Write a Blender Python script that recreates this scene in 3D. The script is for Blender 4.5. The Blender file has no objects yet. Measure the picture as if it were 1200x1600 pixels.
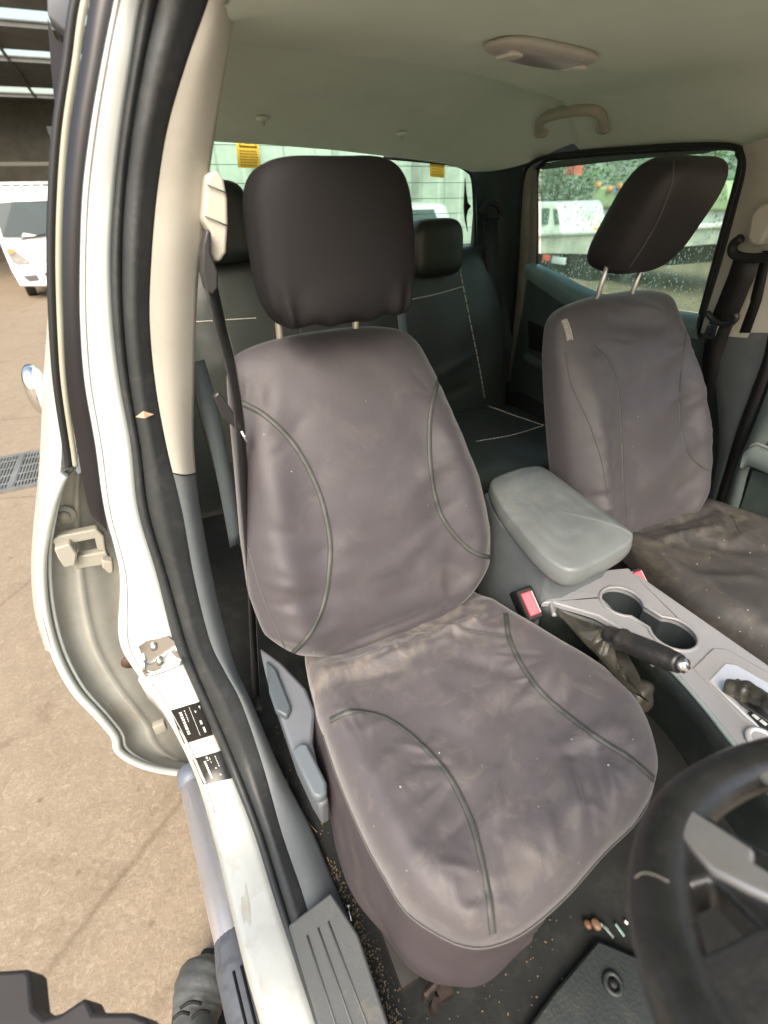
import bpy, bmesh, math, random
import numpy as np
from mathutils import Vector, Matrix, noise
from mathutils.bvhtree import BVHTree
random.seed(7)
S = bpy.context.scene
COL = S.collection
pi = math.pi

# ---------------------------------------------------------------- camera model
CAM = np.array([-.660, -.594, 1.0576]); YAW, PIT, ROL, FOC = 0.42233, 0.59949, -0.02328, 740.
_cy, _sy, _cp, _sp = math.cos(YAW), math.sin(YAW), math.cos(PIT), math.sin(PIT)
FW = np.array([_sy*_cp, _cy*_cp, -_sp]); _rt = np.array([_cy, -_sy, 0]); _up = np.cross(_rt, FW)
RT = math.cos(ROL)*_rt + math.sin(ROL)*_up; UP = -math.sin(ROL)*_rt + math.cos(ROL)*_up

def ray(px, py): return FW + RT*(px-600)/FOC - UP*(py-800)/FOC
def U(px, py, n, d):
    n = np.array(n, float); v = ray(px, py); return CAM + v*((d-n@CAM)/(n@v))
def UX(px, py, x): return U(px, py, (1, 0, 0), x)
def UY(px, py, y): return U(px, py, (0, 1, 0), y)
def UZ(px, py, z): return U(px, py, (0, 0, 1), z)
SIDE = ((1, 0, .25), .8875)
def US(px, py, off=0.): return U(px, py, SIDE[0], SIDE[1]+off)

# ---------------------------------------------------------------- materials
MATS = {}
def mat(name, col, rough=.6, metal=0., var=.0, vs=6., bump=0., bs=60., spec=.5, coat=0., col2=None, stain=None,
        stain_amt=0., stain_scale=5., sheen=0., weave=0., crease=0., band=None, alpha=None, wet=0., croughvar=0.):
    if name in MATS: return MATS[name]
    m = bpy.data.materials.new(name); m.use_nodes = True; nt = m.node_tree; N = nt.nodes; L = nt.links
    b = N['Principled BSDF']; b.inputs['Roughness'].default_value = rough; b.inputs['Metallic'].default_value = metal
    b.inputs['Specular IOR Level'].default_value = spec; b.inputs['Coat Weight'].default_value = coat
    b.inputs['Base Color'].default_value = (*col, 1)
    if sheen: b.inputs['Sheen Weight'].default_value = sheen; b.inputs['Sheen Roughness'].default_value = .4
    tc = N.new('ShaderNodeTexCoord')
    out = None
    if var or col2:
        n = N.new('ShaderNodeTexNoise'); n.inputs['Scale'].default_value = vs; n.inputs['Detail'].default_value = 6; n.inputs['Roughness'].default_value = .62
        L.new(tc.outputs['Object'], n.inputs['Vector'])
        r = N.new('ShaderNodeValToRGB'); r.color_ramp.elements[0].position = .33; r.color_ramp.elements[1].position = .68
        c2 = col2 if col2 else tuple(min(1, c*(1+var)) for c in col)
        c1 = col if col2 else tuple(c*(1-var) for c in col)
        r.color_ramp.elements[0].color = (*c1, 1); r.color_ramp.elements[1].color = (*c2, 1)
        L.new(n.outputs['Fac'], r.inputs['Fac']); out = r.outputs['Color']
    if stain:
        n2 = N.new('ShaderNodeTexNoise'); n2.inputs['Scale'].default_value = stain_scale; n2.inputs['Detail'].default_value = 9; n2.inputs['Roughness'].default_value = .7
        n2.inputs['Distortion'].default_value = .6
        L.new(tc.outputs['Object'], n2.inputs['Vector'])
        r2 = N.new('ShaderNodeValToRGB'); r2.color_ramp.elements[0].position = .52; r2.color_ramp.elements[1].position = .80
        r2.color_ramp.elements[0].color = (0, 0, 0, 1); r2.color_ramp.elements[1].color = (stain_amt,)*3+(1,)
        L.new(n2.outputs['Fac'], r2.inputs['Fac'])
        mx = N.new('ShaderNodeMix'); mx.data_type = 'RGBA'
        L.new(r2.outputs['Color'], mx.inputs['Factor'])
        if out: L.new(out, mx.inputs['A'])
        else: mx.inputs['A'].default_value = (*col, 1)
        mx.inputs['B'].default_value = (*stain, 1); out = mx.outputs['Result']
    if band:
        ax, cen, wid, bcol, amt = band
        sx = N.new('ShaderNodeSeparateXYZ'); L.new(tc.outputs['Object'], sx.inputs[0])
        m1 = N.new('ShaderNodeMath'); m1.operation = 'SUBTRACT'; L.new(sx.outputs[ax], m1.inputs[0]); m1.inputs[1].default_value = cen
        m2 = N.new('ShaderNodeMath'); m2.operation = 'ABSOLUTE'; L.new(m1.outputs[0], m2.inputs[0])
        m3 = N.new('ShaderNodeMapRange'); m3.inputs['From Min'].default_value = 0; m3.inputs['From Max'].default_value = wid; m3.inputs['To Min'].default_value = 1; m3.inputs['To Max'].default_value = 0
        m3.interpolation_type = 'SMOOTHSTEP'; L.new(m2.outputs[0], m3.inputs['Value'])
        nb = N.new('ShaderNodeTexNoise'); nb.inputs['Scale'].default_value = 13; nb.inputs['Detail'].default_value = 9; nb.inputs['Roughness'].default_value = .75; nb.inputs['Distortion'].default_value = 1.2
        L.new(tc.outputs['Object'], nb.inputs['Vector'])
        rb_ = N.new('ShaderNodeMapRange'); rb_.inputs['From Min'].default_value = .45; rb_.inputs['From Max'].default_value = .72; L.new(nb.outputs['Fac'], rb_.inputs['Value'])
        m4 = N.new('ShaderNodeMath'); m4.operation = 'MULTIPLY'; L.new(m3.outputs[0], m4.inputs[0]); L.new(rb_.outputs[0], m4.inputs[1])
        m5 = N.new('ShaderNodeMath'); m5.operation = 'MULTIPLY'; L.new(m4.outputs[0], m5.inputs[0]); m5.inputs[1].default_value = amt
        mx2 = N.new('ShaderNodeMix'); mx2.data_type = 'RGBA'; L.new(m5.outputs[0], mx2.inputs['Factor'])
        if out: L.new(out, mx2.inputs['A'])
        else: mx2.inputs['A'].default_value = (*col, 1)
        mx2.inputs['B'].default_value = (*bcol, 1); out = mx2.outputs['Result']
    if out: L.new(out, b.inputs['Base Color'])
    if croughvar:
        n4 = N.new('ShaderNodeTexNoise'); n4.inputs['Scale'].default_value = 18; n4.inputs['Detail'].default_value = 6
        L.new(tc.outputs['Object'], n4.inputs['Vector'])
        mr = N.new('ShaderNodeMapRange'); mr.inputs['From Min'].default_value = .3; mr.inputs['From Max'].default_value = .7
        mr.inputs['To Min'].default_value = max(0.02, rough-croughvar); mr.inputs['To Max'].default_value = min(1, rough+croughvar)
        L.new(n4.outputs['Fac'], mr.inputs['Value']); L.new(mr.outputs['Result'], b.inputs['Roughness'])
    if bump or weave or crease:
        n3 = N.new('ShaderNodeTexNoise'); n3.inputs['Scale'].default_value = bs; n3.inputs['Detail'].default_value = 4
        L.new(tc.outputs['Object'], n3.inputs['Vector'])
        bp = N.new('ShaderNodeBump'); bp.inputs['Strength'].default_value = bump if bump else .001; bp.inputs['Distance'].default_value = .01
        L.new(n3.outputs['Fac'], bp.inputs['Height']); last = bp
        if crease:
            for sc, dist in ((5.5, 1.6), (11, 2.4)):
                nr = N.new('ShaderNodeTexNoise'); nr.inputs['Scale'].default_value = sc; nr.inputs['Detail'].default_value = 1.5; nr.inputs['Distortion'].default_value = dist
                L.new(tc.outputs['Object'], nr.inputs['Vector'])
                a1 = N.new('ShaderNodeMath'); a1.operation = 'SUBTRACT'; a1.inputs[1].default_value = .5; L.new(nr.outputs['Fac'], a1.inputs[0])
                a2 = N.new('ShaderNodeMath'); a2.operation = 'ABSOLUTE'; L.new(a1.outputs[0], a2.inputs[0])
                a3 = N.new('ShaderNodeMapRange'); a3.interpolation_type = 'SMOOTHSTEP'; a3.inputs['From Min'].default_value = 0; a3.inputs['From Max'].default_value = .07; a3.inputs['To Min'].default_value = 1; a3.inputs['To Max'].default_value = 0
                L.new(a2.outputs[0], a3.inputs['Value'])
                nm = N.new('ShaderNodeTexNoise'); nm.inputs['Scale'].default_value = sc*.9; L.new(tc.outputs['Object'], nm.inputs['Vector'])
                a4 = N.new('ShaderNodeMapRange'); a4.inputs['From Min'].default_value = .5; a4.inputs['From Max'].default_value = .68; L.new(nm.outputs['Fac'], a4.inputs['Value'])
                a5 = N.new('ShaderNodeMath'); a5.operation = 'MULTIPLY'; L.new(a3.outputs[0], a5.inputs[0]); L.new(a4.outputs[0], a5.inputs[1])
                b3 = N.new('ShaderNodeBump'); b3.inputs['Strength'].default_value = crease; b3.inputs['Distance'].default_value = .006
                L.new(a5.outputs[0], b3.inputs['Height']); L.new(last.outputs['Normal'], b3.inputs['Normal']); last = b3
        if weave:
            w = N.new('ShaderNodeTexNoise'); w.inputs['Scale'].default_value = 900; w.inputs['Detail'].default_value = 1
            L.new(tc.outputs['Object'], w.inputs['Vector'])
            b2 = N.new('ShaderNodeBump'); b2.inputs['Strength'].default_value = weave; b2.inputs['Distance'].default_value = .001
            L.new(w.outputs['Fac'], b2.inputs['Height']); L.new(last.outputs['Normal'], b2.inputs['Normal']); last = b2
        L.new(last.outputs['Normal'], b.inputs['Normal'])
    MATS[name] = m; return m

def glass_mat(name, tint, refl=.12, haze=0.):
    if name in MATS: return MATS[name]
    m = bpy.data.materials.new(name); m.use_nodes = True; nt = m.node_tree; N = nt.nodes; L = nt.links
    N.remove(N['Principled BSDF']); o = N['Material Output']
    t = N.new('ShaderNodeBsdfTransparent'); t.inputs['Color'].default_value = (*tint, 1)
    g = N.new('ShaderNodeBsdfGlossy'); g.inputs['Roughness'].default_value = .03; g.inputs['Color'].default_value = (.9, .95, .92, 1)
    lw = N.new('ShaderNodeLayerWeight'); lw.inputs['Blend'].default_value = .5
    pw = N.new('ShaderNodeMath'); pw.operation = 'POWER'; pw.inputs[1].default_value = 5; L.new(lw.outputs['Facing'], pw.inputs[0])
    f = N.new('ShaderNodeMath'); f.operation = 'MULTIPLY_ADD'; f.inputs[1].default_value = .7; f.inputs[2].default_value = .03; L.new(pw.outputs[0], f.inputs[0])
    mm = N.new('ShaderNodeMixShader'); L.new(f.outputs[0], mm.inputs[0]); L.new(t.outputs[0], mm.inputs[1]); L.new(g.outputs[0], mm.inputs[2])
    last = mm
    if haze:
        d = N.new('ShaderNodeBsdfDiffuse'); d.inputs['Color'].default_value = (.62, .72, .66, 1)  # pale diffuse layer mixed into the glass to haze the view
        n = N.new('ShaderNodeTexNoise'); n.inputs['Scale'].default_value = 9; n.inputs['Detail'].default_value = 8
        tc = N.new('ShaderNodeTexCoord'); L.new(tc.outputs['Object'], n.inputs['Vector'])
        mr = N.new('ShaderNodeMapRange'); mr.inputs['From Min'].default_value = .4; mr.inputs['From Max'].default_value = .75
        mr.inputs['To Min'].default_value = haze*.4; mr.inputs['To Max'].default_value = haze*1.6
        L.new(n.outputs['Fac'], mr.inputs['Value'])
        m2 = N.new('ShaderNodeMixShader'); L.new(mr.outputs[0], m2.inputs[0]); L.new(last.outputs[0], m2.inputs[1]); L.new(d.outputs[0], m2.inputs[2]); last = m2
    L.new(last.outputs[0], o.inputs['Surface']); MATS[name] = m; return m

M_CLOTH = mat('cover_cloth', (.066, .059, .066), .46, var=.06, vs=5, bump=.07, bs=28, stain=(.25, .22, .17), stain_amt=.14, stain_scale=16, sheen=.25, weave=.5, spec=.4)
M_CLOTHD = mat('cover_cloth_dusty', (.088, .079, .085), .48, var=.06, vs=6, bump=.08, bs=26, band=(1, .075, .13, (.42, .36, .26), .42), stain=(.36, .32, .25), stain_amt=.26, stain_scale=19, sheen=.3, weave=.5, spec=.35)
M_CLOTHP = mat('cover_cloth_soiled', (.056, .052, .050), .44, var=.15, vs=11, bump=.10, bs=30, band=(1, .02, .14, (.38, .33, .23), .32), stain=(.27, .24, .19), stain_amt=.3, stain_scale=16, weave=.2, spec=.5)
M_HEADCLOTH = mat('headrest_cloth', (.0105, .0095, .0105), .75, var=.08, bump=.05, bs=40, weave=.4, spec=.3)
M_HEADCLOTH2 = mat('headrest_cloth_grey', (.022, .0195, .021), .5, var=.08, bump=.05, bs=40, weave=.2, spec=.4)
M_PIPING = mat('seam_trim', (.062, .064, .060), .55, var=.2, vs=60)
M_BLACKT = mat('dark_thread', (.030, .029, .028), .7)
M_THREAD = mat('thread', (.55, .52, .45), .7)
M_GREYTHREAD = mat('grey_thread', (.10, .093, .09), .7)
M_VINYL = mat('rear_vinyl', (.032, .038, .033), .42, var=.12, bump=.12, bs=22, spec=.5, croughvar=.08)
M_PLASTIC = mat('grey_plastic', (.115, .130, .138), .45, var=.08, vs=12, bump=.05, bs=500, stain=(.3, .28, .24), stain_amt=.25, stain_scale=9, croughvar=.08)
M_PLASTICD = mat('dark_plastic', (.028, .036, .036), .45, var=.12, bump=.05, bs=400, stain=(.2, .17, .13), stain_amt=.12, stain_scale=12)
M_SHIELD = mat('shield_plastic', (.115, .125, .14), .4, var=.06, bump=.04, bs=500)
M_LID = mat('lid_vinyl', (.165, .18, .18), .36, var=.12, vs=10, bump=.06, bs=300, stain=(.42, .41, .38), stain_amt=.45, stain_scale=6, croughvar=.1)
M_CONSOLE = mat('console_plastic', (.26, .26, .27), .38, var=.06, bump=.03, bs=500, stain=(.4, .38, .34), stain_amt=.2, stain_scale=14)
M_CUP = mat('cup_plastic', (.035, .042, .045), .35, var=.15)
M_SILVER = mat('silver_paint', (.72, .72, .73), .3, metal=.5, var=.03)
M_SILVERG = mat('silver_grey', (.34, .33, .32), .33, metal=.55, var=.12, vs=20, stain=(.3, .22, .16), stain_amt=.25, stain_scale=30)
M_LEATHER = mat('black_leather', (.02, .02, .021), .34, var=.2, bump=.16, bs=120, spec=.6, stain=(.22, .18, .12), stain_amt=.3, stain_scale=22, croughvar=.1)
M_WHEEL = mat('wheel_leather', (.016, .016, .0155), .30, var=.25, vs=40, bump=.12, bs=420, coat=.12, spec=.6, stain=(.09, .085, .075), stain_amt=.35, stain_scale=30, croughvar=.12)
M_RUBBER = mat('seal_rubber', (.024, .027, .029), .5, var=.2, vs=15, bump=.08, bs=120, stain=(.22, .19, .15), stain_amt=.14, stain_scale=34)
M_RUBBERB = mat('seal_rubber_black', (.010, .010, .011), .55, var=.2)
M_BLACK = mat('black', (.006, .006, .006), .7)
M_BEIGE = mat('beige_trim', (.46, .44, .385), .6, var=.05, vs=5, bump=.08, bs=500, stain=(.2, .15, .1), stain_amt=.18, stain_scale=16)
M_HEADL = mat('headliner', (.68, .77, .66), .9, var=.05, vs=3, bump=.14, bs=600, stain=(.25, .21, .15), stain_amt=.15, stain_scale=4)
M_WHITE = mat('white_paint', (.59, .63, .61), .22, var=.02, vs=4, coat=.4, stain=(.42, .36, .28), stain_amt=.10, stain_scale=14)
M_WHITED = mat('white_paint_dirty', (.42, .44, .42), .4, var=.08, vs=8, bump=.05, bs=60, stain=(.30, .25, .18), stain_amt=.55, stain_scale=34)
M_JAMB = mat('jamb_paint_dusty', (.38, .385, .35), .5, var=.12, vs=7, bump=.05, bs=60, stain=(.33, .25, .16), stain_amt=.7, stain_scale=9)
M_PAINTFRAME = mat('frame_paint', (.22, .22, .18), .5, var=.2, stain=(.35, .28, .18), stain_amt=.5, stain_scale=18)
M_TEAL = mat('door_trim', (.055, .075, .070), .42, var=.1, bump=.05, bs=400, stain=(.3, .27, .2), stain_amt=.15, stain_scale=14)
M_TEALL = mat('door_trim_light', (.16, .195, .19), .4, var=.1, bump=.05, bs=400, stain=(.3, .29, .25), stain_amt=.2, stain_scale=10)
M_CARPET = mat('carpet', (.010, .0115, .0108), .95, var=.35, vs=16, bump=.35, bs=900, stain=(.075, .07, .058), stain_amt=.4, stain_scale=13)
M_MATR = mat('mat_rubber', (.016, .021, .021), .55, var=.15, bump=.12, bs=200, stain=(.14, .12, .09), stain_amt=.25, stain_scale=14)
M_GAITER = mat('gaiter_leather', (.050, .047, .037), .36, var=.35, vs=20, bump=.12, bs=150, spec=.6, stain=(.25, .21, .14), stain_amt=.3, stain_scale=24)
M_CHROME = mat('chrome', (.75, .75, .74), .16, metal=1.)
M_STEEL = mat('steel', (.5, .49, .47), .35, metal=.9, var=.1)
M_ROD = mat('rod_steel', (.62, .60, .50), .3, metal=.6)
M_WEB = mat('webbing', (.015, .0145, .015), .5, var=.1, bump=.3, bs=400)
M_WEBG = mat('webbing_grey', (.14, .17, .18), .55, bump=.3, bs=400)
M_RED = mat('buckle_red', (.55, .04, .07), .45)
M_STEP = mat('step_chrome', (.72, .70, .72), .32, metal=.6, var=.08, vs=8)
M_STEPP = mat('step_pad', (.075, .082, .095), .45, var=.2, bump=.1, bs=80, stain=(.01, .01, .01), stain_amt=.9, stain_scale=25)
M_PLATE = mat('plate_black', (.012, .012, .012), .25, var=.2)
M_INK = mat('plate_print', (.62, .62, .58), .5)
M_YEL = mat('yellow_label', (.85, .66, .08), .5)
M_ORA = mat('label_ink', (.42, .25, .04), .5)
M_DEBRIS = mat('straw', (.19, .14, .08), .8)
M_GLASSR = glass_mat('tinted_rear_glass', (.80, .94, .87), haze=.22)
M_GLASSS = glass_mat('tinted_side_glass', (.80, .95, .88), haze=.28)
M_LENS = mat('lamp_lens', (.30, .29, .30), .3)

# ---------------------------------------------------------------- object helpers
def tag(o, label=None, cat=None, group=None, kind=None):
    if label: o['label'] = label
    if cat: o['category'] = cat
    if group: o['group'] = group
    if kind: o['kind'] = kind
    return o
def thing(name, label, cat, loc=(0, 0, 0), group=None):
    o = bpy.data.objects.new(name, None); COL.objects.link(o); o.location = Vector([float(c) for c in loc]); o.empty_display_size = .05
    return tag(o, label, cat, group)
def wloc(o):
    v = Vector((0, 0, 0))
    while o is not None: v = v + o.location; o = o.parent
    return v
def obj(name, verts, faces, m, parent=None, smooth=True, bevel=0., seg=2, sub=0, solid=0., auto=None, label=None, mats=None, fmi=None):
    me = bpy.data.meshes.new(name)
    V = [Vector([float(c) for c in v]) for v in verts]
    if parent is None:
        bx = [min(v[i] for v in V) for i in range(3)]; bX = [max(v[i] for v in V) for i in range(3)]
        org = Vector(((bx[0]+bX[0])/2, (bx[1]+bX[1])/2, bx[2]))
        off = org
    else: org = None; off = wloc(parent)
    me.from_pydata([v-off for v in V], [], [list(f) for f in faces]); me.validate(); me.update()
    bm = bmesh.new(); bm.from_mesh(me)
    bmesh.ops.remove_doubles(bm, verts=bm.verts, dist=1e-6); bmesh.ops.recalc_face_normals(bm, faces=bm.faces); bm.to_mesh(me); bm.free()
    me.materials.append(m)
    if smooth:
        me.polygons.foreach_set('use_smooth', [True]*len(me.polygons))
        if auto: me.set_sharp_from_angle(angle=math.radians(auto))
    o = bpy.data.objects.new(name, me); COL.objects.link(o)
    if parent is None: o.location = org
    else: o.parent = parent
    if solid:
        s = o.modifiers.new('solid', 'SOLIDIFY'); s.thickness = solid; s.offset = 0
    if bevel:
        s = o.modifiers.new('bevel', 'BEVEL'); s.width = bevel; s.segments = seg; s.limit_method = 'ANGLE'; s.angle_limit = math.radians(38); s.harden_normals = False
    if sub:
        s = o.modifiers.new('sub', 'SUBSURF'); s.levels = sub; s.render_levels = sub
    if label: o['label'] = label
    return o
class MB:
    def __init__(s): s.v = []; s.f = []
    def add(s, vf):
        v, f = vf; k = len(s.v); s.v += [tuple(p) for p in v]; s.f += [[i+k for i in q] for q in f]; return s
def grid(P, closeu=False, closev=False):
    nu, nv = len(P), len(P[0]); v = [p for r in P for p in r]; f = []
    for i in range(nu - (0 if closeu else 1)):
        for j in range(nv - (0 if closev else 1)):
            a, b = i*nv+j, i*nv+(j+1) % nv; c, d = ((i+1) % nu)*nv+(j+1) % nv, ((i+1) % nu)*nv+j
            f.append([a, b, c, d])
    return v, f
def loft(rings, cap=True):
    v, f = grid(rings, closev=True); n = len(rings[0])
    if cap:
        f.append(list(range(n))[::-1]); k = (len(rings)-1)*n; f.append([k+i for i in range(n)])
    return v, f
def box(c, s, rot=None):
    c = np.array(c, float); v = []
    for i in (-1, 1):
        for j in (-1, 1):
            for k in (-1, 1):
                p = Vector((i*s[0]/2, j*s[1]/2, k*s[2]/2))
                if rot is not None: p = rot @ p
                v.append(c+np.array(p))
    return v, [[0, 1, 3, 2], [4, 6, 7, 5], [0, 4, 5, 1], [2, 3, 7, 6], [0, 2, 6, 4], [1, 5, 7, 3]]
def spline(P, n, closed=False):
    P = [np.array(p, float) for p in P]; m = len(P); out = []
    if m == 2: return [P[0]+(P[1]-P[0])*t for t in np.linspace(0, 1, n)]
    segs = m if closed else m-1
    for t in np.linspace(0, segs, n, endpoint=not closed):
        i = min(int(t), segs-1); u = t-i
        g = (lambda k: P[k % m]) if closed else (lambda k: P[max(0, min(m-1, k))] if 0 <= k < m else (2*P[0]-P[1] if k < 0 else 2*P[-1]-P[-2]))
        a, b, c, d = g(i-1), g(i), g(i+1), g(i+2)
        out.append(.5*((2*b)+(-a+c)*u+(2*a-5*b+4*c-d)*u*u+(-a+3*b-3*c+d)*u**3))
    return out
def tube(P, r, seg=10, closed=False, cap=True):
    P = [np.array(p, float) for p in P]; n = len(P); rings = []; prev = None
    for i in range(n):
        a = P[(i-1) % n] if (closed or i > 0) else P[i]; b = P[(i+1) % n] if (closed or i < n-1) else P[i]
        t = b-a; t = t/(np.linalg.norm(t)+1e-12)
        if prev is None:
            h = np.array([0, 0, 1.]) if abs(t[2]) < .9 else np.array([1., 0, 0])
            u = np.cross(h, t)
        else: u = prev-t*(prev@t)
        u = u/(np.linalg.norm(u)+1e-12); prev = u; w = np.cross(t, u)
        rr = r[i] if hasattr(r, '__len__') else r
        rings.append([P[i]+rr*(u*math.cos(q)+w*math.sin(q)) for q in np.linspace(0, 2*pi, seg, endpoint=False)])
    if closed: return grid(rings, closeu=True, closev=True)
    return loft(rings, cap)
def se(q, p):
    c = math.cos(q); s = math.sin(q)
    return math.copysign(abs(c)**(2/p), c), math.copysign(abs(s)**(2/p), s)
def pillow(c, size, rot=None, pxy=4., pz=4., n=48, m=28, disp=None):
    """rounded box: superellipsoid"""
    rings = []
    for j in range(1, m):
        v = -pi/2+pi*j/m; cv, sv = se(v, pz); ring = []
        for i in range(n):
            cu, su = se(2*pi*i/n, pxy)
            p = Vector((cu*cv*size[0]/2, su*cv*size[1]/2, sv*size[2]/2))
            if disp: p = disp(p)
            if rot is not None: p = rot @ p
            ring.append(np.array(c, float)+np.array(p))
        rings.append(ring)
    return loft(rings)
def prism(poly, off, cap=True):
    """extrude polygon (3-D points) by vector off"""
    n = len(poly); off = np.array(off, float)
    v = [np.array(p, float) for p in poly]; v = v+[p+off for p in v]
    f = [list(range(n)), [n+i for i in range(n)][::-1]] + [[i, n+i, n+(i+1) % n, (i+1) % n] for i in range(n)]
    return v, f
def smooth01(t): t = max(0., min(1., t)); return t*t*(3-2*t)
def nz(p, sc): return noise.noise(Vector((float(p[0])*sc, float(p[1])*sc, float(p[2])*sc)))
def bvh_of(o):
    dg = bpy.context.evaluated_depsgraph_get(); dg.update()
    e = o.evaluated_get(dg); me = e.to_mesh(); w = wloc(o)
    t = BVHTree.FromPolygons([v.co+w for v in me.vertices], [tuple(p.vertices) for p in me.polygons]); e.to_mesh_clear(); return t
def trace(bv, pts, n=60):
    """drop a drawn curve onto a real surface: points and normals"""
    px = spline([(a, b, 0) for a, b in pts], n); out = []
    for p in px:
        d = Vector(ray(p[0], p[1])).normalized(); h = bv.ray_cast(Vector(CAM), d)
        if h[0] is not None:
            nn = h[1] if h[1].dot(d) < 0 else -h[1]
            out.append((np.array(h[0]), np.array(nn)))
    return out
def ribbon(tr, w, h=.0012):
    """raised strip following traced points"""
    rows = []; n = len(tr)
    for i in range(n):
        p, nn = tr[i]; a = tr[max(0, i-1)][0]; b = tr[min(n-1, i+1)][0]; t = b-a; t /= (np.linalg.norm(t)+1e-9)
        s = np.cross(t, nn); s /= (np.linalg.norm(s)+1e-9)
        rows.append([p-s*w/2-nn*.001, p-s*w*.42+nn*h, p+s*w*.42+nn*h, p+s*w/2-nn*.001])
    return grid(rows)
def band_edges(tr, w):
    mb = MB()
    for sg in (-1, 1):
        P = []; n = len(tr)
        for i in range(n):
            p, nn = tr[i]; a = tr[max(0, i-1)][0]; b = tr[min(n-1, i+1)][0]; t = b-a; t /= (np.linalg.norm(t)+1e-9)
            sd = np.cross(t, nn); sd /= (np.linalg.norm(sd)+1e-9); P.append(p+sd*sg*w/2+nn*.0006)
        mb.add(tube(P, .0006, 5))
    return mb.v, mb.f
def threads(tr, r=.0007, lift=.001): return tube([p+nn*lift for p, nn in tr], r, 5)
def dashes(tr, r=.0009, lift=.0012, on=3, off=1):
    mb = MB(); i = 0
    while i+on < len(tr):
        mb.add(tube([p+nn*lift for p, nn in tr[i:i+on+1]], r, 5)); i += on+off
    return mb.v, mb.f

# =================================================================== GROUND / YARD
GZ = -.66
def ground_mat():
    m = bpy.data.materials.new('yard_concrete'); m.use_nodes = True; nt = m.node_tree; N = nt.nodes; L = nt.links
    b = N['Principled BSDF']; b.inputs['Roughness'].default_value = .75
    tc = N.new('ShaderNodeTexCoord')
    def ns(sc, det, dist=0., rg=.6):
        n = N.new('ShaderNodeTexNoise'); n.inputs['Scale'].default_value = sc; n.inputs['Detail'].default_value = det; n.inputs['Distortion'].default_value = dist; n.inputs['Roughness'].default_value = rg
        L.new(tc.outputs['Object'], n.inputs['Vector']); return n
    def ramp(src, p0, p1, c0, c1):
        r = N.new('ShaderNodeValToRGB'); r.color_ramp.elements[0].position = p0; r.color_ramp.elements[1].position = p1
        r.color_ramp.elements[0].color = (*c0, 1); r.color_ramp.elements[1].color = (*c1, 1); L.new(src, r.inputs['Fac']); return r.outputs['Color']
    def mix(a, bb, f, mode='MIX'):
        x = N.new('ShaderNodeMix'); x.data_type = 'RGBA'; x.blend_type = mode
        if isinstance(f, float): x.inputs['Factor'].default_value = f
        else: L.new(f, x.inputs['Factor'])
        L.new(a, x.inputs['A']); L.new(bb, x.inputs['B']); return x.outputs['Result']
    base = ramp(ns(1.1, 5).outputs['Fac'], .3, .72, (.185, .155, .118), (.27, .228, .175))
    mid = ramp(ns(9, 8, 1.2, .7).outputs['Fac'], .35, .66, (.17, .14, .105), (.30, .255, .20))
    c = mix(base, mid, .5)
    veins = ramp(ns(26, 7, 2.2, .72).outputs['Fac'], .50, .64, (.20, .165, .125), (.36, .315, .255))
    c = mix(c, veins, .38)
    spots = N.new('ShaderNodeTexVoronoi'); spots.inputs['Scale'].default_value = 7; L.new(tc.outputs['Object'], spots.inputs['Vector'])
    sr = ramp(spots.outputs['Distance'], .03, .10, (.55, .5, .45), (1, 1, 1)); c = mix(c, sr, .8, 'MULTIPLY')
    st = ramp(ns(1.7, 9, 1.5, .72).outputs['Fac'], .54, .70, (1, 1, 1), (.62, .57, .52)); c = mix(c, st, .75, 'MULTIPLY')
    ck = N.new('ShaderNodeTexVoronoi'); ck.feature = 'DISTANCE_TO_EDGE'; ck.inputs['Scale'].default_value = .55; L.new(tc.outputs['Object'], ck.inputs['Vector'])
    cr_ = ramp(ck.outputs['Distance'], .002, .006, (.45, .4, .35), (1, 1, 1)); c = mix(c, cr_, .5, 'MULTIPLY')
    fg = ramp(ns(140, 3, 0, .8).outputs['Fac'], .3, .7, (.78, .78, .78), (1.15, 1.15, 1.15)); c = mix(c, fg, .7, 'MULTIPLY')
    wm = N.new('ShaderNodeRGB'); wm.outputs[0].default_value = (1.04, .97, .86, 1); c = mix(c, wm.outputs[0], 1.0, 'MULTIPLY')
    L.new(c, b.inputs['Base Color'])
    bp = N.new('ShaderNodeBump'); bp.inputs['Strength'].default_value = .35; bp.inputs['Distance'].default_value = .01
    L.new(ns(60, 6).outputs['Fac'], bp.inputs['Height']); L.new(bp.outputs['Normal'], b.inputs['Normal'])
    return m
g = obj('ground', [(-60, -60, GZ), (60, -60, GZ), (60, 60, GZ), (-60, 60, GZ)], [[0, 1, 2, 3]], ground_mat(), smooth=False)
tag(g, kind='structure')

# drain grate
gr = thing('drain_grate', 'rusty grey steel drain grate set in the concrete yard', 'drain grate', (-2.1, 3.42, GZ))
mb = MB(); gx0, gx1, gy0, gy1 = -2.75, -1.45, 3.12, 3.72; zt = GZ+.012
for a in ((gx0, gy0, gx1, gy0), (gx0, gy1, gx1, gy1)): mb.add(box(((a[0]+a[2])/2, a[1], zt), (gx1-gx0, .03, .02)))
for x in (gx0, gx0+.43, gx0+.87, gx1): mb.add(box((x, (gy0+gy1)/2, zt+.001), (.03, gy1-gy0, .02)))
obj('frame', mb.v, mb.f, mat('grate_steel', (.22, .22, .21), .5, metal=.5, var=.2), gr, smooth=False)
mb = MB()
for k in range(62): mb.add(box((gx0+.02+k*(gx1-gx0-.04)/61, (gy0+gy1)/2, zt-.001), (.008, gy1-gy0-.03, .014)))
for y in np.linspace(gy0+.1, gy1-.1, 4): mb.add(box(((gx0+gx1)/2, y, zt+.003), (gx1-gx0, .007, .008)))
obj('bars', mb.v, mb.f, mat('grate_bars', (.26, .26, .24), .5, metal=.4, var=.2), gr, smooth=False)
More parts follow.
